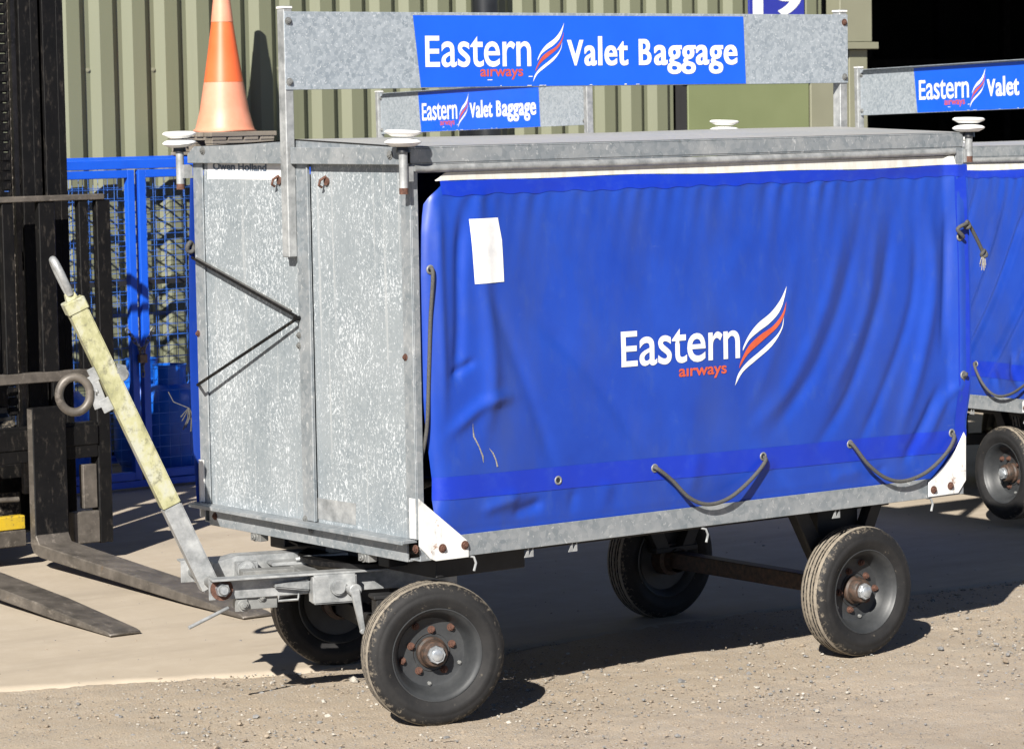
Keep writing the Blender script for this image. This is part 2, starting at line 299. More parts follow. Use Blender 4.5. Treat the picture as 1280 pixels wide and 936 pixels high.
def poly_bm(pts, cut=0):
    bm = bmesh.new(); vs_ = [bm.verts.new((p[0], 0, p[1])) for p in pts]; bm.faces.new(vs_); bmesh.ops.triangulate(bm, faces=bm.faces)
    if cut: slice_bm(bm, cut)
    return bm
def slice_bm(bm, step):
    for ax in (0, 2):
        lo = min(v.co[ax] for v in bm.verts); hi = max(v.co[ax] for v in bm.verts); k = lo+step
        nrm = Vector((1, 0, 0)) if ax == 0 else Vector((0, 0, 1))
        while k < hi:
            p = Vector((k, 0, 0)) if ax == 0 else Vector((0, 0, k))
            bmesh.ops.bisect_plane(bm, geom=list(bm.verts)+list(bm.edges)+list(bm.faces), plane_co=p, plane_no=nrm, dist=1e-6); k += step
def merge_bm(a, b):
    me = bpy.data.meshes.new('tmp'); b.to_mesh(me); b.free(); a.from_mesh(me); bpy.data.meshes.remove(me); return a
def bm_obj(bm, name, mat, parent, fn, label=None, smooth=True):
    for v in bm.verts: k = v.co.y; v.co = Vector(fn(v.co.x, v.co.z)); v.co.y -= k*.003
    bmesh.ops.triangulate(bm, faces=bm.faces)
    for f in bm.faces:
        f.normal_update()
        if f.normal.y > 0: f.normal_flip()
    me = bpy.data.meshes.new(name); bm.to_mesh(me); bm.free(); me.materials.append(MATS[mat])
    if smooth: me.shade_smooth()
    o = bpy.data.objects.new(name, me); COL.objects.link(o); o.parent = parent
    if label: o['label'] = label
    return o
# the three stripes of the emblem, unit box: x 0..1, z 0..1
def emblem():
    B = lambda P: [((x-658)/277, (603-y)/528) for x, y in P]
    A1 = [(935, 75), (922, 135), (905, 190), (880, 235), (835, 280), (790, 310), (735, 355), (700, 415)]; A2 = [(704, 388), (735, 325), (780, 270), (850, 215), (900, 150)]
    O1 = [(930, 160), (918, 228), (880, 300), (800, 370), (725, 436), (680, 510)]; O2 = [(690, 470), (730, 390), (790, 335), (860, 290), (908, 225)]
    C1 = [(915, 240), (905, 310), (850, 400), (770, 470), (700, 530), (658, 603)]; C2 = [(675, 540), (720, 480), (800, 415), (870, 350), (902, 300)]
    return [('print_white', smooth_line(B(A1), 4)+smooth_line(B([A1[-1]]+A2+[A1[0]]), 4)[1:-1]), ('o', smooth_line(B(O1), 4)+smooth_line(B([O1[-1]]+O2+[O1[0]]), 4)[1:-1]),
            ('print_white', smooth_line(B(C1), 4)+smooth_line(B([C1[-1]]+C2+[C1[0]]), 4)[1:-1])]

# ------------------------------------------------------------------ the setting: ground
def structure(o): o['kind'] = 'structure'; return o
def make_ground():
    m = MB(); m.add([(-400, -400, -.03), (400, -400, -.03), (400, 400, -.03), (-400, 400, -.03)], [(0, 1, 2, 3)]); structure(m.build('ground', 'dirt', smooth=0))
    # gravel strip in front: fine relief
    nx, ny = 520, 250; X = np.linspace(-4.5, 7, nx); Y = np.linspace(-3.2, 1.75, ny); gx, gy = np.meshgrid(X, Y, indexing='ij')
    h = np.zeros_like(gx)
    for k in range(60):
        fr = 2.0*1.075**k; a = rng.uniform(0, 6.283); h += .0030/fr**.62*np.sin(fr*(gx*math.cos(a)+gy*math.sin(a))+rng.uniform(0, 6.283))
    h += rng.normal(0, .0009, h.shape); h = np.clip(h, -.012, .007)-.003; h -= .035*np.clip(1-np.minimum(np.minimum(gx+4.5, 7-gx), gy+3.2)/.6, 0, 1)**2
    m = MB(); m.v = list(map(tuple, np.stack([gx, gy, h], -1).reshape(-1, 3))); idx = np.arange(nx*ny).reshape(nx, ny)
    m.f = list(map(tuple, np.stack([idx[:-1, :-1], idx[1:, :-1], idx[1:, 1:], idx[:-1, 1:]], -1).reshape(-1, 4))); m.mi = [0]*len(m.f)
    structure(m.build('gravel_strip', 'dirt', smooth=180))
    # concrete apron with a ragged front edge
    xs = np.linspace(-30, 40, 1400); edge = 1.30-.10*(xs+.1)+ .0*xs
    edge = np.interp(xs, [-8, -.665, .397, 1.5, 2.3, 6, 12], [2.6, 1.50, 1.17, 1.0, .93, .75, .5])
    for k in range(14): fr = 1.3*1.45**k; edge += .035/fr**.75*np.sin(fr*xs+rng.uniform(0, 6.28))
    m = MB(); n = len(xs)
    m.v = [(x, e, .001) for x, e in zip(xs, edge)] + [(x, e+.05, .006) for x, e in zip(xs, edge)] + [(x, 60, .006) for x in xs] + [(x, e-.012, -.02) for x, e in zip(xs, edge)]
    for i in range(n-1): m.f += [(i, i+1, n+i+1, n+i), (n+i, n+i+1, 2*n+i+1, 2*n+i), (3*n+i, 3*n+i+1, i+1, i)]
    m.mi = [0]*len(m.f); structure(m.build('concrete_apron', 'concrete', smooth=60))
    # loose stones: nobody could count them
    protos = []
    for k in range(6):
        bm = bmesh.new(); bmesh.ops.create_icosphere(bm, subdivisions=1, radius=1)
        for v in bm.verts: v.co *= random.uniform(.65, 1.2); v.co.z *= .62
        protos.append(([tuple(v.co) for v in bm.verts], [tuple(v.index for v in f.verts) for f in bm.faces])); bm.free()
    m = MB()
    def stone(x, y, r, mi, z):
        vv, ff = random.choice(protos); a = random.uniform(0, 6.28); ca, sa = math.cos(a), math.sin(a); sx, sy = random.uniform(.7, 1.3), random.uniform(.7, 1.3); o = len(m.v)
        m.v += [(x+r*(ca*p[0]*sx-sa*p[1]*sy), y+r*(sa*p[0]*sx+ca*p[1]*sy), z+r*p[2]) for p in vv]; m.f += [tuple(o+i for i in f) for f in ff]; m.mi += [mi]*len(ff)
    for k in range(34000):
        x = random.uniform(-2.6, 5); y = random.uniform(-2.4, 1.35)
        r = .0022*math.exp(abs(random.gauss(0, .62))); cl = math.sin(x*2.1+1)+math.sin(y*3.3+x*1.4)+math.sin(x*5.2-y*4.1)
        if random.uniform(-2.2, 2.2) > cl+.5: continue
        stone(x, y, min(r, .013), random.choices((0, 1, 2), (2, 3, 4))[0], .001)
    for k in range(420): stone(random.uniform(-2, 5), random.uniform(1.3, 4.2), .0018*math.exp(abs(random.gauss(0, .5))), random.choice((1, 2)), .007)
    for x, y, r, mi in ((.33, .86, .021, 0), (.62, 1.0, .016, 1), (-.25, .55, .015, 1), (.05, .62, .013, 0), (2.2, -.35, .016, 2)): stone(x, y, r, mi, .006)
    for f in range(14):
        x, y = random.uniform(-1.2, 3.2), random.uniform(-1.2, 1.2); a = random.uniform(0, 6.28); l = random.uniform(.015, .05)
        m.mat(2).bar((x, y, .006), (x+l*math.cos(a), y+l*math.sin(a), .008), .004, .003)
    o = m.build('loose_gravel', ['stone_pale', 'stone_grey', 'stone_tan'], smooth=0); tag(o, 'small loose stones scattered over the dusty ground', 'gravel'); o['kind'] = 'stuff'
make_ground()

# ------------------------------------------------------------------ baggage cart
L, Wd = 2.361, 1.273; ZL, ZS, ZR, ZT = .534, .602, 1.750, 1.804; SY = .6255; SB, ST = 1.986, 2.234
XL = L+.005
# canvas surface: Y offset from folds, each fold a soft ridge along a line on the canvas plane
def P2(x, y): p = py(x, y, 0.0); return (p[0], p[2])
FOLDS_A = [ # (pixel polyline, height towards viewer in m, half width in m)
    ([(578, 250), (572, 330), (570, 420), (566, 480)], -.012, .020), ([(600, 250), (604, 360), (612, 470), (605, 540)], .012, .030),
    ([(548, 240), (546, 330), (548, 420), (552, 520)], .010, .018), ([(556, 545), (600, 505), (640, 495)], .012, .022), ([(560, 470), (590, 450)], -.009, .014),
    ([(640, 645), (680, 628)], -.016, .020), ([(600, 640), (650, 620)], .010, .022), ([(660, 390), (740, 470), (815, 578)], -.006, .030), ([(600, 340), (655, 480), (695, 590)], -.006, .026),
    ([(700, 330), (790, 480), (830, 560)], .004, .05), ([(1078, 268), (1050, 380), (1012, 470), (960, 545)], -0.0080, 0.0275), ([(1060, 265), (1030, 380), (985, 480), (935, 540)], 0.0064, 0.0275),
    ([(1118, 262), (1102, 370), (1062, 490), (1020, 560)], -0.0088, 0.0250), ([(1100, 262), (1080, 390), (1030, 510)], 0.0064, 0.0250),
    ([(1162, 262), (1166, 350), (1150, 450), (1120, 560)], 0.0112, 0.0300), ([(1146, 265), (1140, 380), (1100, 500), (1075, 555)], -0.0072, 0.0225),
    ([(1183, 270), (1180, 350), (1176, 440)], -0.0080, 0.0163), ([(1175, 480), (1150, 540), (1130, 580)], -0.0096, 0.0200), ([(1196, 480), (1180, 500), (1155, 560)], 0.0064, 0.0200),
    ([(1000, 300), (970, 420), (930, 520)], .004, .03), ([(1040, 600), (1080, 590)], .010, .022), ([(1085, 600), (1110, 585)], -.009, .016), ([(960, 580), (1000, 620)], -.006, .02),
    ([(870, 560), (860, 640)], .006, .035), ([(760, 600), (755, 650)], .006, .03), ([(720, 610), (712, 660)], -.006, .02), ([(930, 300), (905, 360)], .003, .04)]
FOLDS_B = [([(560+k*60, 560), (640+k*64, 380), (690+k*66, 250)], (-.012 if k % 2 else .011), .02+.006*(k % 3)) for k in range(2)] + [([(700+k*52, 600), (790+k*54, 420), (850+k*56, 235)], (-.020 if k % 2 else .020), .020+.006*(k % 3)) for k in range(10)] + [([(1140, 520), (1150, 600)], .014, .03), ([(1165, 500), (1172, 590)], -.012, .02), ([(1100, 560), (1110, 620)], -.010, .025), ([(560, 260), (570, 480)], .012, .03)]
def seg_dist(X, Z, pts):
    best = np.full(X.shape, 9.0); tt = np.zeros(X.shape); n = len(pts)-1
    for i in range(n):
        (x0, z0), (x1, z1) = pts[i], pts[i+1]; dx, dz = x1-x0, z1-z0; l2 = dx*dx+dz*dz
        t = np.clip(((X-x0)*dx+(Z-z0)*dz)/l2, 0, 1); d = np.hypot(X-x0-t*dx, Z-z0-t*dz); u = d < best; best = np.where(u, d, best); tt = np.where(u, (i+t)/n, tt)
    return best, tt
XLEFT = sorted([(P2(x, y)[1], P2(x, y)[0]) for x, y in ((538, 236), (530, 290), (527, 345), (529, 420), (531, 500), (539, 560), (545, 600), (547, 680))])
class Canvas:
    def __init__(s, folds, seed):
        s.folds = [([P2(*q) for q in smooth_line(p, 4)], h, w) for p, h, w in folds]; r = np.random.default_rng(seed)
        s.waves = [(r.uniform(1.5, 9), r.uniform(-2, 2), r.uniform(0, 6.28), r.uniform(.3, 1)) for _ in range(9)]; s.gath = [(r.uniform(55, 110), r.uniform(0, 6.28), r.uniform(.3, 1)) for _ in range(6)]
        s.fine = [(r.uniform(12, 40), r.uniform(-16, 16), r.uniform(0, 6.28), r.uniform(.3, 1)) for _ in range(8)]
    def y(s, X, Z):
        X = np.asarray(X, float); Z = np.asarray(Z, float); t = np.clip((Z-.58)/(1.70-.58), 0, 1)
        y = .010-.020*np.sin(np.pi*np.clip(t, 0, 1))**.8; env = np.clip((Z-.60)/.10, 0, 1)*np.clip((1.70-Z)/.05, 0, 1); env = env*env*(3-2*env)
        w = sum(a*np.sin(kx*X+kz*Z+p) for kx, kz, p, a in s.waves); y = y+.0028*w*env
        y = y+.0005*env*sum(a*np.sin(kx*X+kz*Z+p) for kx, kz, p, a in s.fine)
        hem = np.clip((1.655-Z)/.012, 0, 1)*np.exp(-np.clip(1.655-Z, 0, 9)/.10); y = y+.0017*hem*sum(a*np.sin(k*X+.25*k*(1.655-Z)+p) for k, p, a in s.gath)
        for pts, h, wd in s.folds:
            d, tt = seg_dist(X, Z, pts); ends = np.clip(np.minimum(tt, 1-tt)*4+.15, 0, 1); y = y-h*env*np.exp(-(d/wd)**2)*ends
        # the free left edge turns inwards
        xl = np.interp(Z, [a for a, b in XLEFT], [b for a, b in XLEFT]); y = y+.030*np.exp(-np.clip(X-xl, 0, 9)/.016)*np.clip((Z-.62)/.1, 0, 1)
        y = y-.020*np.clip((X-(L-.09))/.05, 0, 1)*np.clip((Z-.80)/.12, 0, 1)
        bot = np.clip((Z-.598)/.03, 0, 1); return np.where(Z < .63, y*bot+.010*(1-bot), y)
    def pt(s, X, Z, off=0.0): return (X, float(s.y(X, Z))-off, Z)
    def sheet(s, name, mat, parent, xs, zs, off=0.0, shape=None):
        U, V = np.meshgrid(np.linspace(0, 1, xs), np.linspace(0, 1, zs), indexing='ij'); X, Z = shape(U, V); Y = s.y(X, Z)-off
        m = MB(); m.v = list(map(tuple, np.stack([X, Y, Z], -1).reshape(-1, 3))); idx = np.arange(xs*zs).reshape(xs, zs)
        m.f = list(map(tuple, np.stack([idx[:-1, :-1], idx[1:, :-1], idx[1:, 1:], idx[:-1, 1:]], -1).reshape(-1, 4))); m.mi = [0]*len(m.f)
        return m.build(name, mat, parent, smooth=180)
ZHEM = lambda X: 1.695+.004*np.sin(X*2.3+.4)+.002*np.sin(X*9)
def canvas_shape(U, V):
    zt0 = np.where(U < .03, 1.628+(1.700-1.628)*np.clip(U/.03, 0, 1)**.6, 1.70)
    Z = .580+V*(zt0-.580); xl = np.interp(Z, [a for a, b in XLEFT], [b for a, b in XLEFT]); X = xl+U*(XL-xl)
    return X, np.where(U > .03, .580+V*(ZHEM(X)-.580), Z)
def xleft(z): return np.interp(z, [a for a, b in XLEFT], [b for a, b in XLEFT])
def strip_shape(z0, z1, a=0.0, b=1.0, z0r=None, z1r=None):
    def f(U, V):
        zl = z0+V*(z1-z0); zr = (z0 if z0r is None else z0r)+V*((z1 if z1r is None else z1r)-(z0 if z0r is None else z0r)); Z = zl+U*(zr-zl)
        xl = xleft(Z); return xl+(a+(b-a)*U)*(XL-xl), Z
    return f
EYELETS = [(697, 600), (818, 585), (952, 570), (1063, 555), (1189, 541), (536, 337), (1197, 468), (1194, 296)]
def rope_obj(parent, pts, name='rope', r=.0068): return MB().tube(smooth_line(pts, 8), r, 9).build(name, 'rope_grey', parent, smooth=60)
def make_canvas(root, cv, nx=330, nz=170, logo=True, main=True, off=.0022, fine=.02):
    c = cv.sheet('canvas_cover', 'tarp_blue', root, nx, nz, 0, canvas_shape); c['label'] = 'blue tarpaulin side curtain with folds and scuffs'
    cv.sheet('lower_band', 'tarp_band', c, nx, 6, .0016, strip_shape(P2(545, 626)[1], P2(545, 597)[1], 0, 1, P2(1195, 562)[1]-.008, P2(1195, 533)[1]-.012))
    cv.sheet('top_hem', 'tarp_band', c, nx, 6, .0016, lambda U, V: (lambda X: (X, 1.652+.0025*np.sin(X*61)+.002*np.sin(X*23)+V*(ZHEM(X)-.002-1.652)))(.12+U*(XL-.12)))
    cv.sheet('white_strip', 'tarp_white', root, nx, 3, .002, lambda U, V: (lambda X: (X, ZHEM(X)-.001+V*np.where(X > L-.05, 1e-3, (1.724-ZHEM(X)))*np.clip((X-.100)/.04, .02, 1)))(.104+U*(L-.02-.104)))
    if main: # right edge seam
        MB().add([cv.pt(L-.052, z, .0015) for z in np.linspace(.66, 1.69, 40)]+[cv.pt(L-.004, z, .0018) for z in np.linspace(.66, 1.69, 40)], [(i, 40+i, 41+i, i+1) for i in range(39)]).build('edge_band', 'tarp_band', c, smooth=180)
    for x, y in EYELETS:
        X, Z = P2(x, y); p = Vector(cv.pt(X, Z, .001)); m = MB()
        m.tube([p+Vector((math.cos(a)*.0115, 0, math.sin(a)*.0115)) for a in np.linspace(0, 2*math.pi, 17)[:-1]], .0038, 7, closed=True)
        m.mat(1).cyl(p+Vector((0, .001, 0)), p+Vector((0, -.0012, 0)), .0095, n=14); m.build('eyelet', ['galv_dull', 'black_plastic'], c, smooth=60)
    E = [Vector(cv.pt(*P2(x, y), .002)) for x, y in EYELETS]
    def V(x, y, out): p = py(x, y, -out); return Vector(p)
    rope_obj(root, [E[1]+Vector((0, .02, 0)), E[1]+Vector((0, -.012, 0)), V(840, 600, .022), V(862, 622, .03), V(885, 630, .034), V(912, 622, .034), V(940, 598, .028), E[2]+Vector((0, -.012, -.012)), E[2]+Vector((0, .02, 0))])
    rope_obj(root, [E[3]+Vector((0, .02, 0)), E[3]+Vector((0, -.012, 0)), V(1085, 580, .024), V(1107, 597, .03), V(1130, 601, .034), V(1158, 590, .034), V(1183, 566, .026), E[4]+Vector((0, -.012, -.012)), E[4]+Vector((0, .02, 0))])
    rope_obj(root, [E[5]+Vector((0, .02, .0)), E[5]+Vector((0, -.012, -.008)), V(538, 400, .012), V(536, 470, .006), V(533, 540, 0), Vector((.028, .03, .80))], r=.0062)
    r1 = rope_obj(root, [E[6]+Vector((0, .02, 0)), E[6]+Vector((0, -.014, .004)), V(1203, 472, .025), V(1208, 484, .02), V(1206, 496, .01)])
    r2 = rope_obj(root, [E[7]+Vector((0, .02, 0)), E[7]+Vector((0, -.016, 0)), V(1197, 287, .04), V(1205, 281, .045), V(1211, 281, .04), V(1220, 297, .035), V(1229, 316, .03)])
    for (x, y, o) in ((1209, 281, .04), (1230, 317, .03)):
        p = V(x, y, o); m = MB(); m.tube([p+Vector((math.cos(a)*.010, math.sin(a*2)*.004, math.sin(a)*.011)) for a in np.linspace(0, 2*math.pi, 15)[:-1]], .007, 7, closed=True); m.build('knot', 'rope_grey', r2, smooth=60)
    m = MB()
    for k in range(9): p = V(1229, 318, .03); q = Vector((random.uniform(-.018, .012), random.uniform(-.012, .012), -.045+random.uniform(-.012, .012))); m.tube([p, p+q*.5+Vector((random.uniform(-.004, .004), 0, 0)), p+q], .0018, 5)
    m.build('frayed_end', 'rope_fray', r2, smooth=60)
    if not logo: return c
    f1 = lambda X, Z: cv.pt(X, Z, off)
    a, b, d = P2(773, 458.7), P2(921, 447), P2(773, 414.5)
    sl = (b[1]-a[1])/(b[0]-a[0])                       # the print sits very slightly off level
    T = lambda X, Z: f1(X, Z+(X-a[0])*sl)
    wd, ht = b[0]-a[0], d[1]-a[1]; bb = text_bm('E', a[0], a[0]+wd*.135, a[1], d[1], .012, fine); merge_bm(bb, text_bm('astern', a[0]+wd*.150, b[0], a[1], a[1]+ht*.80, .010, fine, .97))
    bm_obj(bb, 'lettering', 'print_white', c, T, 'white lettering Eastern')
    e, g = P2(845, 472), P2(904.4, 467.5); bm_obj(text_bm('a\u0131rways', e[0], g[0], e[1]+.003, e[1]+.029, .02, fine), 'lettering', 'print_orange', c, lambda X, Z: f1(X, Z+(X-e[0])*sl), 'orange lettering airways')
    lo, hi = P2(914.7, 481.8), P2(979.8, 357.6)
    for mt, pts in emblem():
        bm_obj(poly_bm([(lo[0]+p[0]*(hi[0]-lo[0]), lo[1]+p[1]*(hi[1]-lo[1])) for p in pts], fine), 'emblem_stripe', 'print_orange' if mt == 'o' else mt, c, f1)
    q = [P2(*k) for k in ((585, 274), (622, 272), (626, 300), (627, 352), (590, 355))]; bm_obj(poly_bm(q, .025), 'blank_sticker', 'print_white', c, f1, 'blank white sticker')
    for pl in ([(586, 529), (588, 545), (595, 558), (600, 570), (601, 578)], [(608, 560), (613, 566), (617, 575), (619, 583)]):      # torn scuffs
        pts = [P2(*k) for k in pl]; w = [.0005, .0028, .0022, .0030, .0005][:len(pts)]
        out = [(p[0]-k, p[1]) for p, k in zip(pts, w)]+[(p[0]+k, p[1]+.001) for p, k in zip(pts[::-1], w[::-1])]; bm_obj(poly_bm(out, .008), 'scuff', 'rope_fray', c, f1)
    return c

PHI = math.radians(18); FC = Vector((.295, .636, 0))
FM = Matrix.Translation(FC) @ Matrix.Rotation(-PHI, 4, 'Z')        # steered front running gear: local -x is forward
def make_wheel_meshes():
    T = []
    outer = [(.140, .020, 0), (.150, .008, 0), (.158, .0075, 0), (.163, .003, 0), (.168, .003, 0), (.171, .0005, 0), (.188, .000, 0), (.191, .0022, 0), (.196, .0022, 0), (.206, .0045, 0), (.214, .010, 0), (.2195, .016, 0), (.223, .021, 0)]
    w = .120; tread = []; y = .021; gro = (.036, .050, .069, .083)
    pr = [(r, d, m) for r, d, m in outer]
    for gy in gro: pr += [(.2262, gy-.0036, 1), (.2200, gy-.0028, 0), (.2200, gy+.0028, 0), (.2262, gy+.0036, 0)]
    pr += [(r, w-d, 1 if i == 0 else 0) for i, (r, d, m) in enumerate(reversed(outer))]
    prof = [(r, d) for r, d, m in pr]; mats = [1 if r > .2222 and r2 > .2222 else 0 for (r, d), (r2, d2) in zip(prof, prof[1:])]
    # groove recesses take the darker rubber: their shade is put into the colour
    tyre = MB().lathe(prof, (0, 0, 0), (0, 1, 0), 72, mats=mats).mesh('tyre', ['rubber', 'tread_rubber'], 50)
    rim = [(.1405, .030), (.1475, .014), (.1470, .0085), (.1440, .0085), (.1405, .013), (.1365, .016), (.1300, .024), (.1220, .044), (.1150, .062), (.1080, .0725), (.0980, .0745), (.0560, .0735), (.0500, .0740), (.0480, .0750), (.002, .0752)]
    rimb = [(.1405, .030), (.1385, .090), (.146, .108), (.142, .110), (.126, .100), (.118, .082), (.04, .080), (.002, .080)]
    rim_me = MB().lathe(rim, (0, 0, 0), (0, 1, 0), 56).lathe(rimb, (0, 0, 0), (0, 1, 0), 40).mesh('rim', ['rim_paint'], 40)
    hub_me = MB().lathe([(.049, .076), (.049, .062), (.043, .056), (.041, .028), (.037, .0235), (.028, .023)], (0, 0, 0), (0, 1, 0), 28).lathe([(.06, .07), (.06, .13), (.045, .135), (.045, .17)], (0, 0, 0), (0, 1, 0), 24).mesh('hub', ['hub_grease'], 40)
    cap = MB(); cap.lathe([(.0285, .030), (.0285, .012), (.0265, .009), (.018, .009)], (0, 0, 0), (0, 1, 0), 8); cap.lathe([(.0185, .0095), (.0175, .004), (.013, .002), (.0005, .002)], (0, 0, 0), (0, 1, 0), 20)
    cap_me = cap.mesh('axle_nut', ['bright_zinc'], 30)
    nut = MB(); nut.cyl((0, 0, 0), (0, -.003, 0), .0125, n=14); nut.cyl((0, -.002, 0), (0, -.012, 0), .0100, .0094, n=6); nut.cyl((0, -.011, 0), (0, -.0165, 0), .005, n=8); nut_me = nut.mesh('wheel_nut', ['rust'], 30)
    bol = MB(); bol.cyl((0, 0, 0), (0, -.008, 0), .0068, .0062, n=6); bol.cyl((0, -.008, 0), (0, -.010, 0), .003, n=6); bol_me = bol.mesh('rim_bolt', ['galv_dull'], 30)
    return tyre, rim_me, hub_me, cap_me, nut_me, bol_me
WM = make_wheel_meshes()
def link(name, me, parent, loc=(0, 0, 0)):
    o = bpy.data.objects.new(name, me); COL.objects.link(o); o.parent = parent; o.location = loc; return o
def make_wheel(root, loc, rz, spin):
    w = link('wheel', WM[1], root, loc); w.rotation_euler = Euler((0, spin, rz), 'XYZ')
    link('tyre', WM[0], w); link('hub', WM[2], w); link('axle_nut', WM[3], w)
    for k in range(5):
        a = k*2*math.pi/5+.3; link('wheel_nut', WM[4], w, (math.cos(a)*.0705, .0740, math.sin(a)*.0705)); a += .55
        link('wheel_nut' if k < 3 else 'rim_bolt', WM[4] if k < 3 else WM[5], w, (math.cos(a)*.0985, .0745, math.sin(a)*.0985))
    return w

def make_cart():
    root = thing('baggage_cart', (0, 0, 0), 'galvanised baggage cart with raised yellow tow bar and blue curtain reading Eastern airways', 'baggage cart', 'airline baggage carts')
    G = 'galv_steel'
    # --- end wall facing the tow bar: corner posts, mullion, two sheets
    for y0, y1 in ((0, .052), (Wd-.060, Wd)):
        m = MB(); m.box((0, y0, ZS), (.005, y1, ZR)); ye = y0 if y0 == 0 else y1-.005; m.box((.005, ye, ZS), (.030, ye+.005, ZR)); m.build('corner_post', G, root, bevel=.0015)
    MB().box((-.004, .558, ZS+.002), (.003, .632, ZR)).box((-.010, .556, ZS+.002), (-.004, .562, ZR)).build('mullion', G, root, bevel=.001)
    for y0, y1 in ((.048, .560), (.628, Wd-.056)): MB().box((.008, y0, ZS), (.012, y1, ZR+.02)).build('end_panel', 'galv_panel', root)
    mb = MB(); mb.box((-.026, 0, ZR), (-.020, .626, ZT)).box((-.020, .002, ZT-.006), (.006, .624, ZT-.001)).build('end_rail', G, root, bevel=.002)
    MB().prism([(-.022, .672, ZR), (-.022, .672, ZT+.012), (-.022, Wd-.045, ZT+.002), (-.022, Wd-.002, ZR+.030), (-.022, Wd-.002, ZR)], (.006, 0, 0)).box((-.016, .674, ZT-.008), (.006, Wd-.05, ZT-.001)).build('end_rail', G, root, bevel=.002)
    # far end wall
    MB().box((L-.012, .03, ZS), (L-.008, Wd-.03, ZR+.02)).build('end_panel', 'galv_panel', root)
    for y0, y1 in ((0, .052), (Wd-.052, Wd)): MB().box((L-.006, y0, ZS), (L, y1, ZR)).box((L-.04, y0 if y0 == 0 else y1-.005, ZS), (L-.006, (y0 if y0 == 0 else y1-.005)+.005, ZR)).build('corner_post', G, root, bevel=.001)
    MB().box((L-.006, .001, ZR), (L+.003, Wd-.001, ZT)).build('end_rail', G, root, bevel=.0015)
    # --- sill and channel of the near end
    MB().box((-.044, .012, ZS-.010), (.010, Wd+.008, ZS)).box((-.048, .012, ZS-.013), (-.043, Wd+.008, ZS-.001)).build('end_sill', G, root, bevel=.001)
    MB().box((-.006, .045, ZL-.004), (.002, Wd-.06, ZS-.012)).box((.002, .045, ZL-.004), (.045, Wd-.06, ZL+.002)).build('end_channel', G, root, bevel=.001)
    MB().box((L-.004, .02, ZL), (L+.002, Wd-.02, ZS)).build('end_channel', G, root, bevel=.001)
    # --- long rails
    for y, s in ((0, 1), (Wd, -1)):
        a = lambda p, q: ((p[0], min(y+s*p[1], y+s*q[1]), p[2]), (q[0], max(y+s*p[1], y+s*q[1]), q[2]))
        MB().box(*a((.012, 0, ZL), (L-.006, .005, ZS))).box(*a((.012, .005, ZL), (L-.006, .055, ZL+.005))).build('side_rail', G, root, bevel=.0012)
        MB().box(*a((.004, -.001, ZR+.004), (L-.004, .004, ZT-.006))).box(*a((.004, .0, ZT-.006), (L-.004, .04, ZT))).box(*a((.010, .001, ZR-.001), (L-.010, .022, ZR+.004))).build('top_rail', G, root, bevel=.0015)
    yb = -.001
    MB().tube([(.018, .004, ZR-.013), (.8, .003, ZR-.015), (1.6, .004, ZR-.014), (L-.045, .004, ZR-.012)], .0125, 14).build('curtain_pole', 'galv_smooth', root, smooth=50)
    MB().tube([(.018, Wd-.004, ZR-.013), (L-.045, Wd-.004, ZR-.012)], .0125, 12).build('curtain_pole', 'galv_smooth', root, smooth=50)
    # --- roof: very low gable
    m = MB(); ny = 10; xs = np.linspace(.003, L-.003, 12); ys = np.linspace(.002, Wd-.002, 13)
    hz = lambda x, y: ZT+.001+.022*(1-abs(y-Wd/2)/(Wd/2))+.002*math.sin(3*x+2)*math.sin(math.pi*y/Wd)
    m.v = [(x, y, hz(x, y)) for x in xs for y in ys]; m.f = [(i*13+j, i*13+13+j, i*13+14+j, i*13+j+1) for i in range(11) for j in range(12)]; m.mi = [0]*len(m.f)
    o0 = len(m.v); m.v += [(x, y, hz(x, y)-.003) for x in xs for y in ys]; m.f += [(o0+i*13+j+1, o0+i*13+14+j, o0+i*13+13+j, o0+i*13+j) for i in range(11) for j in range(12)]; m.mi = [0]*len(m.f)
    m.build('roof_sheet', 'roof_sheet', root, smooth=50)
    for x in (.0035, L-.0065): MB().prism([(x, .004, ZT-.004), (x, Wd/2, ZT-.004), (x, Wd-.004, ZT-.004), (x, Wd/2, ZT+.020)], (.003, 0, 0)).build('gable_plate', G, root)
    # --- white corner plates
    def plate(pts, bolts, wrap=None, Y=-.004):
        P = [py(x, y, Y) for x, y in pts]; m = MB(); m.prism([tuple(p) for p in P], (0, .003, 0))
        if wrap: m.box(*wrap)
        g = m.build('corner_plate', 'white_paint', root, bevel=.0006, label='white painted corner plate, chipped and rusty')
        for x, y in bolts: MB().hexbolt(py(x, y, Y), (0, -1, 0), .0095, .008).build('bolt', 'rust', g, smooth=30)
    plate([(523.5, 623), (530, 629), (584, 675), (586, 681), (586, 696), (545, 701), (538, 698), (531, 690), (524, 683)], [(553, 685), (581, 681)], ((-.0055, .0, ZS+.004), (-.0015, .030, P2(523, 623)[1])))
    plate([(1161, 603), (1180, 583), (1195, 562), (1205, 540), (1207.5, 545), (1207.5, 600), (1198, 616), (1161, 621)], [(1167, 612), (1188, 607)], None, -.008)
    MB().box((-.0055, Wd-.030, ZS+.002), (-.0015, Wd+.003, ZS+.145)).box((-.0055, Wd-.004, ZS-.05), (.10, Wd+.004, ZS+.11)).build('corner_plate', 'white_paint', root, bevel=.001)
    MB().prism([(L-.12, Wd+.004, ZL), (L, Wd+.004, ZL), (L, Wd+.004, ZL+.2)], (0, -.003, 0)).build('corner_plate', 'white_paint', root)
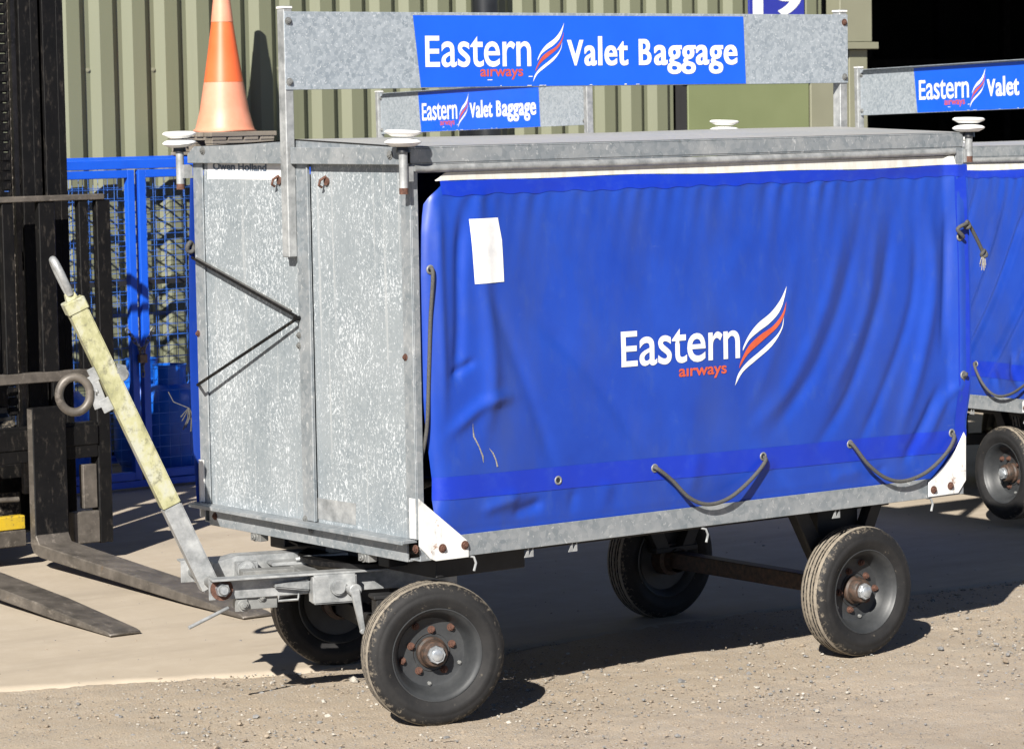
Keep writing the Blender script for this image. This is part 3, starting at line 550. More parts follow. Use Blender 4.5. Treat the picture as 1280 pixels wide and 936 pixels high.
    # --- corner rollers on stub pipes
    for (x, y, n) in ((-.036, -.020, 0), (-.036, Wd+.022, 1), (L+.020, -.006, 2), (L+.018, Wd+.022, 3)):
        m = MB(); m.cyl((x, y, 1.680 if n != 2 else 1.72), (x, y, 1.790), .0135, n=18); m.mat(1).cyl((x, y, 1.662 if n != 2 else 1.70), (x, y, 1.681 if n != 2 else 1.721), .0140, n=18)
        m.mat(2).cyl((x, y, 1.788), (x, y, 1.808), .022, .020, n=18); xx = -.002 if x < 0 else L; m.mat(0).box((min(x, xx), y-.004 if y < 0 else Wd-.002, 1.700), (max(x, xx), .002 if y < 0 else y+.004, 1.745))
        pst = m.build('roller_post', ['galv_smooth', 'rust', 'black_plastic'], root, smooth=40)
        for k in range(2):
            z = 1.806+k*.0285; tl = ((.02, .01), (-.07, .05), (.01, -.01), (0, .02))[n]; R = Euler((tl[1], tl[0]+(.03 if k else -.02), 0)).to_matrix().to_4x4()
            pr = [(.004, 0), (.036, .0), (.0525, .0085), (.0565, .0125), (.0555, .0155), (.047, .0205), (.03, .0245), (.002, .026)]
            if k: pr = [(.004, 0), (.034, .001), (.047, .008), (.0562, .0125), (.0565, .016), (.050, .0205), (.03, .0215), (.002, .0215)]
            MB(Matrix.Translation((x, y, z)) @ R).lathe(pr, (0, 0, 0), (0, 0, 1), 36).build('roller', 'white_plastic', pst, smooth=50)
    # --- sign board on two posts
    for x0, x1, n in ((-.036, -.004, 0), (L+.004, L+.040, 1)):
        zb = px(368, 322, -.03)[2] if n == 0 else 1.50
        m = MB(); m.box((x0, SY+.004, zb), (x1, SY+.044, ST+.008)); m.mat(1).box((x0-.002, SY+.002, ST+.008), (x1+.002, SY+.046, ST+.018)); m.build('sign_post', ['galv_smooth', 'white_plastic'], root, bevel=.0025)
    sb = MB().box((-.036, SY, SB), (L+.040, SY+.0035, ST)).box((-.002, SY+.0035, ST-.004), (L+.002, SY+.030, ST)).box((-.002, SY+.0035, SB), (L+.002, SY+.024, SB+.004)).build('sign_board', 'galv_board', root, bevel=.0008)
    fs = lambda o: (lambda X, Z: (X, SY-o, Z))
    bl = [py(*q, SY) for q in ((515.6, 20.5), (525.9, 109.5), (932, 105.2), (928.6, 21))]
    bm_obj(poly_bm([(.462, ST-.010), (.489, SB+.003), (1.904, SB+.002), (1.895, ST-.009)]), 'sign_face', 'sign_blue', sb, fs(.0012), 'bright blue printed face', False)
    bm_obj(merge_bm(text_bm('E', .508, .567, 2.055, 2.157, .012), text_bm('astern', .573, .945, 2.055, 2.137, .010, 0, .97)), 'lettering', 'print_white', sb, fs(.0024), 'white lettering Eastern', False)
    bm_obj(text_bm('a\u0131rways', .731, .910, 2.022, 2.046, .02), 'lettering', 'print_red', sb, fs(.0024), 'red lettering airways', False)
    bm_obj(merge_bm(text_bm('V', 1.098, 1.170, 2.056, 2.143, .018, 0, 1, .02), text_bm('alet', 1.172, 1.366, 2.056, 2.123, .016, 0, 1.06, .018)), 'lettering', 'print_white', sb, fs(.0024), 'white lettering Valet', False)
    bm_obj(merge_bm(text_bm('B', 1.412, 1.470, 2.056, 2.146, .018, 0, 1, .02), text_bm('aggage', 1.480, 1.865, 2.056, 2.124, .016, 0, 1.06, .018)), 'lettering', 'print_white', sb, fs(.0024), 'white lettering Baggage', False)
    for mt, pts in emblem(): bm_obj(poly_bm([(.951+p[0]*(1.088-.951), 2.002+p[1]*(2.201-2.002)) for p in pts]), 'emblem_stripe', 'print_red' if mt == 'o' else mt, sb, fs(.0024), None, False)
    chip = MB().box((0, 0, 0), (.007, .001, .003)).mesh('paint_chip', ['print_white'], 0)
    for k in range(9): link('paint_chip', chip, sb, (random.uniform(.52, 1.86), SY-.0022, SB+.0035 if k < 7 else random.uniform(SB+.02, SB+.05))).scale = (random.uniform(.4, 3.2), 1, random.uniform(.6, 1.1))
    for x, z, mt in ((-.022, ST-.030, 'galv_dull'), (-.022, SB+.025, 'galv_dull'), (L+.022, ST-.028, 'rust'), (L+.022, SB+.022, 'galv_dull')): MB().hexbolt((x, SY-.0005, z), (0, -1, 0), .0085, .007).build('bolt', mt, sb, smooth=30)
    # --- bolts, hooks and stickers on the end wall
    def eb(x, y, X=0.0, mt='galv_dull', r=.0075): MB().hexbolt(px(x, y, X), (-1, 0, 0), r, .007).build('bolt', mt, root, smooth=30)
    for q in ((253.5, 188.5), (356, 192.5), (487.5, 194)): eb(*q, -.0265 if q[0] > 400 else -.0225, r=.0095)
    for q in ((248, 417), (507, 446.5)): eb(*q, 0, 'rust')
    for q in ((360, 317), (374, 419), (374, 432), (382, 648)): eb(*q, -.004)
    for q in ((269, 645), (389, 663), (520, 686)): eb(*q, -.006, 'rust' if q[0] != 389 else 'galv_dull', .009)
    for x, y in ((350, 226), (409, 227)):                      # rusty rope hooks
        p = Vector(px(x, y, .006)); MB().cyl(p, p+Vector((-.006, 0, 0)), .013, n=14).tube([p+Vector((-.004, 0, .016)), p+Vector((-.024, .004, .004)), p+Vector((-.026, .008, -.012)), p+Vector((-.014, .010, -.018))], .0045, 7).build('rope_hook', 'rust', root, smooth=50)
    def sticker(pts, mt, name, X=.0068): return MB().prism([tuple(px(x, y, X)) for x, y in pts], (.0008, 0, 0)).build(name, mt, root)
    st = sticker([(259.5, 202), (357, 205), (357, 226), (340, 226), (340, 225), (259.5, 224)], 'print_white', 'maker_sticker')
    tb = text_bm('Owen Holland', 0, 1, 0, 1, .03); a = px(266, 212.5, .0055); b = px(333, 214.5, .0055)
    for v in tb.verts: v.co = Vector((.0055, a[1]+(b[1]-a[1])*v.co.x, a[2]+(b[2]-a[2])*v.co.x+v.co.z*.026))
    bmesh.ops.triangulate(tb, faces=tb.faces); me = bpy.data.meshes.new('lettering'); tb.to_mesh(me); tb.free(); me.materials.append(MATS['print_grey']); link('lettering', me, st)['label'] = 'dark lettering on the white sticker'
    sticker([(397, 622), (445, 629), (444.5, 656), (397, 648)], 'galv_smooth', 'patch')
    # bent wire stay on the end wall
    w = [px(240, 322, -.022), px(300, 358, -.024), px(366, 393, -.022)]; w2 = [px(370, 399, -.022), px(310, 437, -.040), px(247, 481, -.052)]
    q = lambda a, b, n=6: [tuple(a+(b-a)*t) for t in np.linspace(0, 1, n)]
    MB().tube(q(w[0], w[2])+[tuple(px(370, 395, -.021))]+q(w2[0], w2[2])+[tuple(px(249, 482, -.004))], .0052, 8).build('wire_stay', 'black_steel', root, smooth=50)
    w0 = px(242, 318, -.02); MB().tube(q(px(246, 323, -.020), px(364, 389, -.016)), .004, 7).build('wire_stay', 'rope_grey', root, smooth=50)
    p = Vector(px(370, 398, -.018)); MB().cyl(p+Vector((-.006, 0, 0)), p+Vector((.024, 0, 0)), .008, n=10).build('wire_stay', 'black_steel', root, smooth=50)
    # --- floor
    for k in range(6): y0 = .05+k*(Wd-.10)/6; MB().box((.02, y0+.002, ZS-.045), (L-.02, y0+(Wd-.10)/6-.002, ZS-.022)).build('floor_plank', 'deck_wood', root)
    # --- underframe
    for y in (.30, Wd-.36): MB().box((.10, y, ZL-.060), (L-.08, y+.06, ZL+.02)).build('chassis_beam', 'dark_frame', root, bevel=.002)
    for x in (.12, .62, 1.30, 1.95, L-.12): MB().box((x, .08, ZL-.008), (x+.05, Wd-.06, ZL+.021)).build('cross_member', 'dark_frame', root, bevel=.001)
    MB().box((.17, .14, ZL-.085), (.52, Wd-.16, ZL-.009)).build('turntable_bed', 'dark_frame', root, bevel=.003)
    # little pointed tabs under the rails and rope hooks
    for x, y in ((655, 689), (710, 684), (1040, 657)):
        p = py(x, y, .012); m = MB()
        for d in (0, .018): m.prism([(p[0]+d, .012, ZL), (p[0]+d+.019, .012, ZL), (p[0]+d+.019, .012, ZL-.030)][::-1], (0, .002, 0)) if False else m.prism([(p[0]+d, .010, ZL-.030), (p[0]+d+.018, .010, ZL-.030), (p[0]+d+.018, .010, ZL+.001)], (0, .0025, 0))
        m.build('rail_tab', 'galv_smooth', root)
    for x, y in ((320, 675), (455, 700)):
        p = px(x, y, .0); m = MB(); m.box((-.002, p[1]-.03, ZL-.030), (.03, p[1]+.03, ZL-.003)); m.hexbolt((-.002, p[1], ZL-.016), (-1, 0, 0), .011, .01); m.build('channel_bracket', 'galv_dull', root, bevel=.002)
    for x, y in ((592, 699), (882, 664), (1163, 626)):
        p = Vector(py(x, y, .004)); MB().tube([p+Vector((-.014, .006, .012)), p+Vector((0, -.002, .008)), p+Vector((.003, -.008, -.010)), p+Vector((-.008, -.012, -.034))], .0042, 7).build('rope_hook', 'galv_smooth', root, smooth=50)
    # --- rear axle
    XR = 1.931; RZ = .226
    MB().box((XR-.030, .16, RZ-.028), (XR+.030, Wd-.16, RZ+.032)).build('rear_axle', 'hub_grease', root, bevel=.003, label='rusty square axle beam')  # dark rust, with the shade under the body put into the colour
    for y, s in ((.17, 1), (Wd-.20, -1)):
        m = MB(); m.prism([(XR-.235, y, ZL-.006), (XR-.170, y, ZL-.006), (XR-.020, y, RZ+.033), (XR-.085, y, RZ+.033)], (0, .045, 0)); m.prism([(XR+.150, y, ZL-.006), (XR+.205, y, ZL-.006), (XR+.075, y, RZ+.033), (XR+.020, y, RZ+.033)], (0, .045, 0)); m.box((XR-.10, y-.004, RZ+.033), (XR+.10, y+.049, RZ+.052)); m.box((XR-.23, y-.004, ZL-.014), (XR+.20, y+.049, ZL-.007)); m.build('axle_bracket', 'dark_frame', root, bevel=.002)
        MB().box((XR-.07, y+.05, RZ+.052), (XR+.12, y+.10, ZL-.008)).build('axle_bracket', 'dark_frame', root, bevel=.002)
    make_wheel(root, (XR, .042, RZ), 0, .9); make_wheel(root, (XR, Wd-.042, RZ), math.pi, .2)
    # --- steered front running gear
    hy = .625
    for s, rz, sp in ((-1, 0, 0.0), (1, math.pi, .4)):
        p = FM @ Vector((0, s*hy, RZ)); make_wheel(root, p, rz-PHI, sp)
    MB(FM).box((-.03, -.50, RZ-.03), (.03, .50, RZ+.03)).build('front_axle', 'dark_frame', root, bevel=.003)
    for s in (-1, 1): MB(FM).box((-.11, s*.30-.03, RZ+.03), (.11, s*.30+.03, .366)).box((-.12, s*.30-.035, .365), (.12, s*.30+.035, .378)).build('axle_bracket', 'dark_frame', root, bevel=.003)
    for s in (-1, 1): # two long channels carrying the tow bar
        m = MB(FM); y0 = s*.20; o = -s
        m.box((-.625, y0-.0035, .379), (.20, y0+.0035, .452)); lo, hi = sorted((y0-s*.0035+s*.007, y0+s*.056)); m.box((-.625, lo, .445), (.20, hi, .452)); m.build('frame_channel', 'galv_smooth', root, bevel=.0015)
    m = MB(FM); m.box((-.30, -.19, .384), (-.24, .19, .440)); m.box((-.47, -.03, .385), (-.29, .03, .438)); m.build('frame_cross_member', 'galv_dull', root, bevel=.002); MB(FM).box((.10, -.19, .384), (.16, .19, .440)).build('frame_cross_member', 'galv_dull', root, bevel=.002)
    MB(FM).cyl((0, 0, .453), (0, 0, .470), .27, n=40).cyl((0, 0, .468), (0, 0, ZL-.084), .24, n=40).build('turntable', 'black_steel', root, bevel=.002)
    m = MB(FM); m.box((-.36, .02, .440), (-.20, .16, .452)); m.prism([(-.54, .10, .400), (-.54, .10, .452), (-.46, .10, .470), (-.22, .10, .470), (-.22, .10, .400)], (0, .08, 0)); m.box((-.47, .05, .39), (-.40, .12, .455)); m.hexbolt((-.44, .05, .43), (0, -1, 0), .022, .018); m.box((-.16, -.02, .452), (-.05, .12, .490)); m.build('brake_gear', 'galv_smooth', root, bevel=.006, seg=2)
    m = MB(FM); m.box((-.26, .07, .493), (-.10, .19, .502)); m.build('brake_gear', 'black_steel', root, bevel=.002)
    MB(FM).tube([(-.28, .02, .46), (-.12, -.03, .475), (.02, -.05, .46)], .008, 8).build('brake_rod', 'galv_smooth', root, smooth=50)
    # latch block and its lever on the near channel
    m = MB(FM); m.box((-.30, -.265, .352), (-.155, -.205, .445)); m.prism([(-.42, -.232, .420), (-.42, -.232, .410), (-.30, -.232, .392), (-.30, -.232, .430)], (0, .02, 0)); m.cyl((-.22, -.285, .405), (-.22, -.200, .405), .026, n=16); m.build('latch_block', 'galv_smooth', root, bevel=.005, seg=2)
    m = MB(FM); m.cyl((-.175, -.320, .398), (-.175, -.262, .398), .021, n=16); m.bar((-.178, -.318, .400), (-.158, -.330, .272), .030, .020, (0, 1, 0), .018, .014); m.cyl((-.158, -.338, .268), (-.158, -.322, .268), .010, n=10); m.build('latch_lever', 'galv_smooth', root, bevel=.003)
    m = MB(FM); m.tube([(-.40, -.215, .382), (-.405, -.222, .366), (-.34, -.222, .366), (-.335, -.215, .384)], .004, 7); m.build('pin_clip', 'galv_smooth', root, smooth=50)
    m = MB(FM); m.box((-.53, -.19, .340), (-.40, -.13, .378)); m.box((-.54, -.20, .336), (-.50, -.19, .374)); m.hexbolt((-.515, -.20, .355), (0, -1, 0), .013, .014); m.hexbolt((-.45, -.1905, .375), (0, -1, 0), .010, .010); m.build('stop_bracket', 'galv_dull', root, bevel=.003)
    MB(FM).tube([(-.565, -.205, .352), (-.64, -.235, .328), (-.705, -.255, .306)], .0062, 8).build('pin', 'galv_smooth', root, smooth=50)
    # pivot of the tow bar
    MB(FM).cyl((-.585, -.24, .414), (-.585, .24, .414), .017, n=16).build('pivot_pin', 'galv_dull', root, smooth=40)
    m = MB(FM); m.cyl((-.585, -.2035, .414), (-.585, -.214, .414), .036, n=24); m.build('pivot_washer', 'rust', root, smooth=40); m = MB(FM); m.cyl((-.585, -.213, .414), (-.585, -.236, .414), .024, .022, n=6); m.cyl((-.585, -.236, .414), (-.585, -.248, .414), .013, n=12); m.build('pivot_nut', 'bright_zinc', root, smooth=30)
    # --- raised tow bar, ring and handle
    p0 = Vector((-.575, 0, .39)); p1 = Vector((-.984, 0, 1.309)); d = (p1-p0).normalized(); nrm = Vector((0, 1, 0)).cross(d)
    tb = MB(FM).bar(p0, p0+d*.30, .062, .062, (0, 1, 0)).build('tow_bar', 'galv_smooth', root, bevel=.004, seg=2)
    MB(FM).bar(p0+d*.299, p1, .062, .062, (0, 1, 0)).build('tow_bar', 'towbar_paint', root, bevel=.004, seg=2, label='tow bar with worn pale yellow paint')
    MB(FM).bar(p1-d*.012, p1+d*.030, .070, .070, (0, 1, 0)).bar(p1+d*.028, p1+d*.055, .040, .040, (0, 1, 0), .030, .030).build('tow_bar_cap', 'towbar_paint', root, bevel=.003)
    e0 = p1+d*.05; ring = [e0+d*t+Vector((0, s*w, 0)) for t, s, w in ((0, -1, .012), (.03, -1, .022), (.075, -1, .026), (.108, -1, .017), (.120, 0, 0), (.108, 1, .017), (.075, 1, .026), (.03, 1, .022), (0, 1, .012))]
    MB(FM).tube(smooth_line(ring, 6), .0125, 10).build('tow_eye', 'galv_smooth', root, smooth=60)
    c0 = p0+d*.755; ce = c0+Vector((-.115, 0, -.045)); m = MB(FM)
    m.tube([ce+Vector((math.cos(a)*.050, 0, math.sin(a)*.056)) for a in np.linspace(0, 2*math.pi, 29)[:-1]], .014, 10, closed=True); m.build('pull_ring', 'fork_steel', root, smooth=60)
    m = MB(FM); a = ce+Vector((.050, 0, .055)); b = ce+Vector((.085, 0, -.045))
    m.bar(a, b, .045, .008, (0, 1, 0)); m.bar(a, a+Vector((.062, 0, .028)), .045, .010, (0, 1, 0)); m.bar(b, b+Vector((.066, 0, .030)), .045, .010, (0, 1, 0)); m.hexbolt((a+b)/2+Vector((-.004, 0, 0)), (.9, 0, .3), .009, .012); m.build('ring_bracket', 'galv_smooth', root, bevel=.002)
    k0 = p0+d*.80+nrm*(-.02 if nrm.x > 0 else .02); kd = Vector((1, 0, -.35)).normalized(); kp = p0+d*.80
    MB(FM).cyl(kp+kd*.03, kp+kd*.07, .020, .024, 16).cyl(kp+kd*.055+Vector((0, -.03, -.01)), kp+kd*.055+Vector((0, .03, .0)), .023, n=18).build('handle_knob', 'galv_smooth', root, bevel=.004, seg=2)
    # --- curtains
    make_canvas(root, Canvas(FOLDS_A, 3))
    m = MB(); n1, n2 = 60, 30
    for i in range(n1):
        x = -.012+i/(n1-1)*(L+.02); 
        for j in range(n2):
            t = j/(n2-1); z = .60+t*1.10; m.v.append((x, Wd+.006+.028*math.sin(math.pi*t)+.006*math.sin(x*14+z*3)+.004*math.sin(x*31), z))
    m.f = [(i*n2+j, i*n2+j+1, (i+1)*n2+j+1, (i+1)*n2+j) for i in range(n1-1) for j in range(n2-1)]; m.mi = [0]*len(m.f); m.build('canvas_cover', 'tarp_blue', root, smooth=180)
    p = Vector(px(238, 309, -.01)); MB().tube([p+Vector((math.cos(a)*.012, .004*math.sin(2*a), math.sin(a)*.016)) for a in np.linspace(0, 2*math.pi, 15)[:-1]], .008, 7, closed=True).build('knot', 'rope_grey', root, smooth=60)
    m = MB(); p = Vector(px(236, 510, .02))
    for k in range(12): e = Vector((random.uniform(-.02, .02), random.uniform(-.02, .03), -random.uniform(.03, .08))); m.tube([p, p+e*.5+Vector((.004, random.uniform(-.008, .008), 0)), p+e], .0022, 5)
    m.tube([p, p+Vector((-.03, .05, .02)), p+Vector((-.02, .10, .05))], .0018, 5); m.build('frayed_rope', 'rope_grey', root, smooth=60)
    return root
cart = make_cart()

# the second cart, half hidden behind the first; the third on the right, both of a slightly smaller build
def place(o, loc, deg, s, tilt=0.0): o.location = loc; o.rotation_euler = Euler((0, -tilt, math.radians(deg)), 'XYZ'); o.scale = (s, s, s)
cart2 = copy_tree(cart); place(cart2, (3.659, 6.311, .006), -97.1, .895, .020)
tag(cart2, 'baggage cart hidden behind another, only its Valet Baggage sign showing before the cladding', 'baggage cart', 'airline baggage carts')
cart3 = copy_tree(cart, None, skip=('canvas_cover', 'white_strip', 'rope', 'frayed_rope', 'knot')); place(cart3, (4.802, 3.746, .006), -98.67, .927, .018)
make_canvas(cart3, Canvas(FOLDS_B, 9), 300, 140, True, True, .0045, .010)
tag(cart3, 'baggage cart with diagonally creased blue curtain parked before the dark doorway', 'baggage cart', 'airline baggage carts')
for cc in (cart2, cart3):                                  # these two boards hang between their posts and carry a lip along the top
    MB().box((-.002, SY-.030, ST-.003), (L+.002, SY-.0005, ST)).build('sign_lip', 'galv_board', cc)
    for ch in cc.children:
        if ch.name.startswith('sign_post'): ch.location = (-.036 if ch.data == [q for q in cart.children if q.name.startswith('sign_post')][0].data else .036, -.020, 0)
for ch in cart.children:
    if ch.name.startswith('canvas_cover') and not ch.children: copy_tree(ch, cart3)

# ------------------------------------------------------------------ warehouse
WR = math.radians(-2.5); WO = Vector((3.08, 7.20, 0))
WM_ = Matrix.Translation(WO) @ Matrix.Rotation(WR, 4, 'Z')
def wpix(x, y):                                               # pixel -> wall coordinates (along, up)
    n = WM_.to_3x3() @ Vector((0, 1, 0)); d = Vector(ray(x, y)); o = Vector(CAM); t = (WO-o).dot(n)/d.dot(n); p = WM_.inverted() @ (o+d*t); return p.x, p.z
def make_warehouse():
    root = thing('warehouse', (0, 0, 0), 'olive green warehouse clad in ribbed metal sheet with a dark open doorway', 'building')
    root.matrix_world = WM_
    H = 5.2; PIT = .2000; DEP = .041
    x_end = wpix(1045, 20)[0]; x_door0 = wpix(857, 130)[0]; x_door1 = wpix(1010, 130)[0]; zd = wpix(900, 104)[1]
    x0 = wpix(104.5, 40)[0]-.168                                    # one shadow line of the profile as the phase
    # profile of one rib (x within pitch, y depth): flat crown, right flank, valley, left flank
    prof = [(0, 0), (.045, -DEP), (.124, -DEP), (.169, 0), (.2000, 0)]
    def sheet(k0, k1, zlo=.06):
        m = MB(); pts = []
        for k in range(k0, k1):
            for a, b in prof[:-1]: pts.append((x0+k*PIT+a, b))
        pts.append((x0+k1*PIT, 0)); n = len(pts)
        m.v = [(a, b, zlo) for a, b in pts]+[(a, b, H) for a, b in pts]; m.f = [(i, i+1, n+i+1, n+i) for i in range(n-1)]; m.mi = [0]*len(m.f)
        o = m.build('cladding_sheet', 'cladding', root, smooth=0); return o
    kend = int((x_door0-x0)/PIT)
    k = -34
    while k < kend: sheet(k, min(k+5, kend)); k += 5
    ktop = int((x_end-x0)/PIT)                                  # above the door leaf
    k = kend
    while k < ktop: sheet(k, min(k+5, ktop), zd+.12); k += 5
    me = MB().cyl((0, 0, 0), (0, -.004, 0), .013, n=12).cyl((0, -.004, 0), (0, -.010, 0), .0075, n=6).mesh('fixing_screw', ['trim_olive'], 30)
    for k in range(-3, kend):
        for z in (wpix(112, 88)[1], .9, 3.7):
            if k % 2 == 0 or z > 1: 
                if k % 2 == 0: o = link('fixing_screw', me, root, (x0+k*PIT+.186, -.001, z))
    # flat door leaf and its surround
    MB().box((x_door0+.01, -.012, .03), (x_door1, .03, zd)).build('door', 'door_green', root, bevel=.004)
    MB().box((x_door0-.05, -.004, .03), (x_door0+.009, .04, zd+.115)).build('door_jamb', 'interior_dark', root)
    MB().box((x_door0-.05, -.03, zd+.004), (x_door1+.3, .03, zd+.118)).build('door_head', 'trim_olive', root, bevel=.003)
    xr = wpix(1085, 20)[0]; xr2 = wpix(1082, 100)[0]; zb0, zb1 = wpix(1060, 62)[1], wpix(1060, 53)[1]
    MB().box((x_end, -.04, zb1), (xr, .10, H)).build('corner_trim', 'trim_olive', root, bevel=.004)
    MB().box((x_end-.01, -.075, zb0), (wpix(1089, 57)[0], .10, zb1-.002)).build('flashing', 'trim_olive', root, bevel=.003)
    MB().box((x_door1+.012, -.015, .03), (xr2-.16, .10, zb0-.002)).build('door_jamb', 'trim_olive', root, bevel=.004); MB().box((xr2-.155, -.02, .03), (xr2, .10, zb0-.002)).build('door_jamb', 'trim_olive', root, bevel=.004)
    # rest of the shell round the doorway
    MB().box((xr2+6.2, -.04, 0), (xr2+14, .1, H)).build('wall', 'cladding', root); MB().box((xr2+.01, -.02, 4.2), (xr2+6.2, .1, H)).build('wall', 'cladding', root)
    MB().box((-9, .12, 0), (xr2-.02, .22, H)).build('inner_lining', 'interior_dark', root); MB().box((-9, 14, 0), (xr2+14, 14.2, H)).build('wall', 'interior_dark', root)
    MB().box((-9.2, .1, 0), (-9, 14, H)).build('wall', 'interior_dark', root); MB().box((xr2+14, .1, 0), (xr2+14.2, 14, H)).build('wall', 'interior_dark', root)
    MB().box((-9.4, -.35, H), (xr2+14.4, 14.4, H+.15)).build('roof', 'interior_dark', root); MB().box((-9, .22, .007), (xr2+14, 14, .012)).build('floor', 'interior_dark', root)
    # dim racking inside
    for k in range(3):
        m = MB(); bx = xr2+1.2+k*2.0
        for x in (bx, bx+1.7):
            for y in (6.0, 6.9): m.box((x, y, .01), (x+.08, y+.08, 4.2))
        for z in (1.2, 2.2, 3.2): m.box((bx, 6.0, z), (bx+1.78, 6.98, z+.09))
        m.build('racking', 'black_steel', root)
    return root
ware = make_warehouse()
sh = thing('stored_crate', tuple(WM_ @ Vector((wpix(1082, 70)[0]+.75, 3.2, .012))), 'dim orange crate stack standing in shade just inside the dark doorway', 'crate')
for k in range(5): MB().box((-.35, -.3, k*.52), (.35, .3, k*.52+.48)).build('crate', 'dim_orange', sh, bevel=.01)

def make_pipe():
    x0, z = wpix(576, 10); x1, _ = wpix(607, 10); r = (x1-x0)/2*.93
    p = WM_ @ Vector(((x0+x1)/2, -DEPP-r, 0)); o = thing('downpipe', (p.x, p.y, 0), 'black plastic rainwater pipe running down the ribbed wall', 'pipe')
    MB().cyl((0, 0, .02), (0, 0, 5.1), r, n=24).build('pipe', 'black_plastic', o, smooth=40)
    for z in (.6, 1.75, 3.6): MB().cyl((0, 0, z), (0, 0, z+.05), r*1.10, n=24).box((-r*1.5, r*.4, z), (r*1.5, r+.03, z+.05)).build('bracket', 'black_plastic', o)
DEPP = .041
make_pipe()
def make_number():
    (x0, z0), (x1, _) = wpix(930, 20), wpix(999, 20); w = x1-x0
    o = MB(WM_).box((x0, -.052, z0), (x1, -.038, z0+.42)).build('number_sign', 'sign_navy', None, bevel=.002)
    tag(o, 'blue plate with white number 19 fixed high on the cladding', 'sign')
    bm = text_bm('19', x0+w*.06, x1-w*.04, z0+.004, z0+.215, .018, 0, 1, .02); ob = bm_obj(bm, 'number', 'print_white', o, lambda X, Z: WM_ @ Vector((X, -.0545, Z)), 'white digits 19', False)
n = NT('sign_navy'); n.out(n.ramp(n.noise(6), [(.3, (.02, .03, .30)), (.7, (.028, .04, .35))]), .4)
make_number()

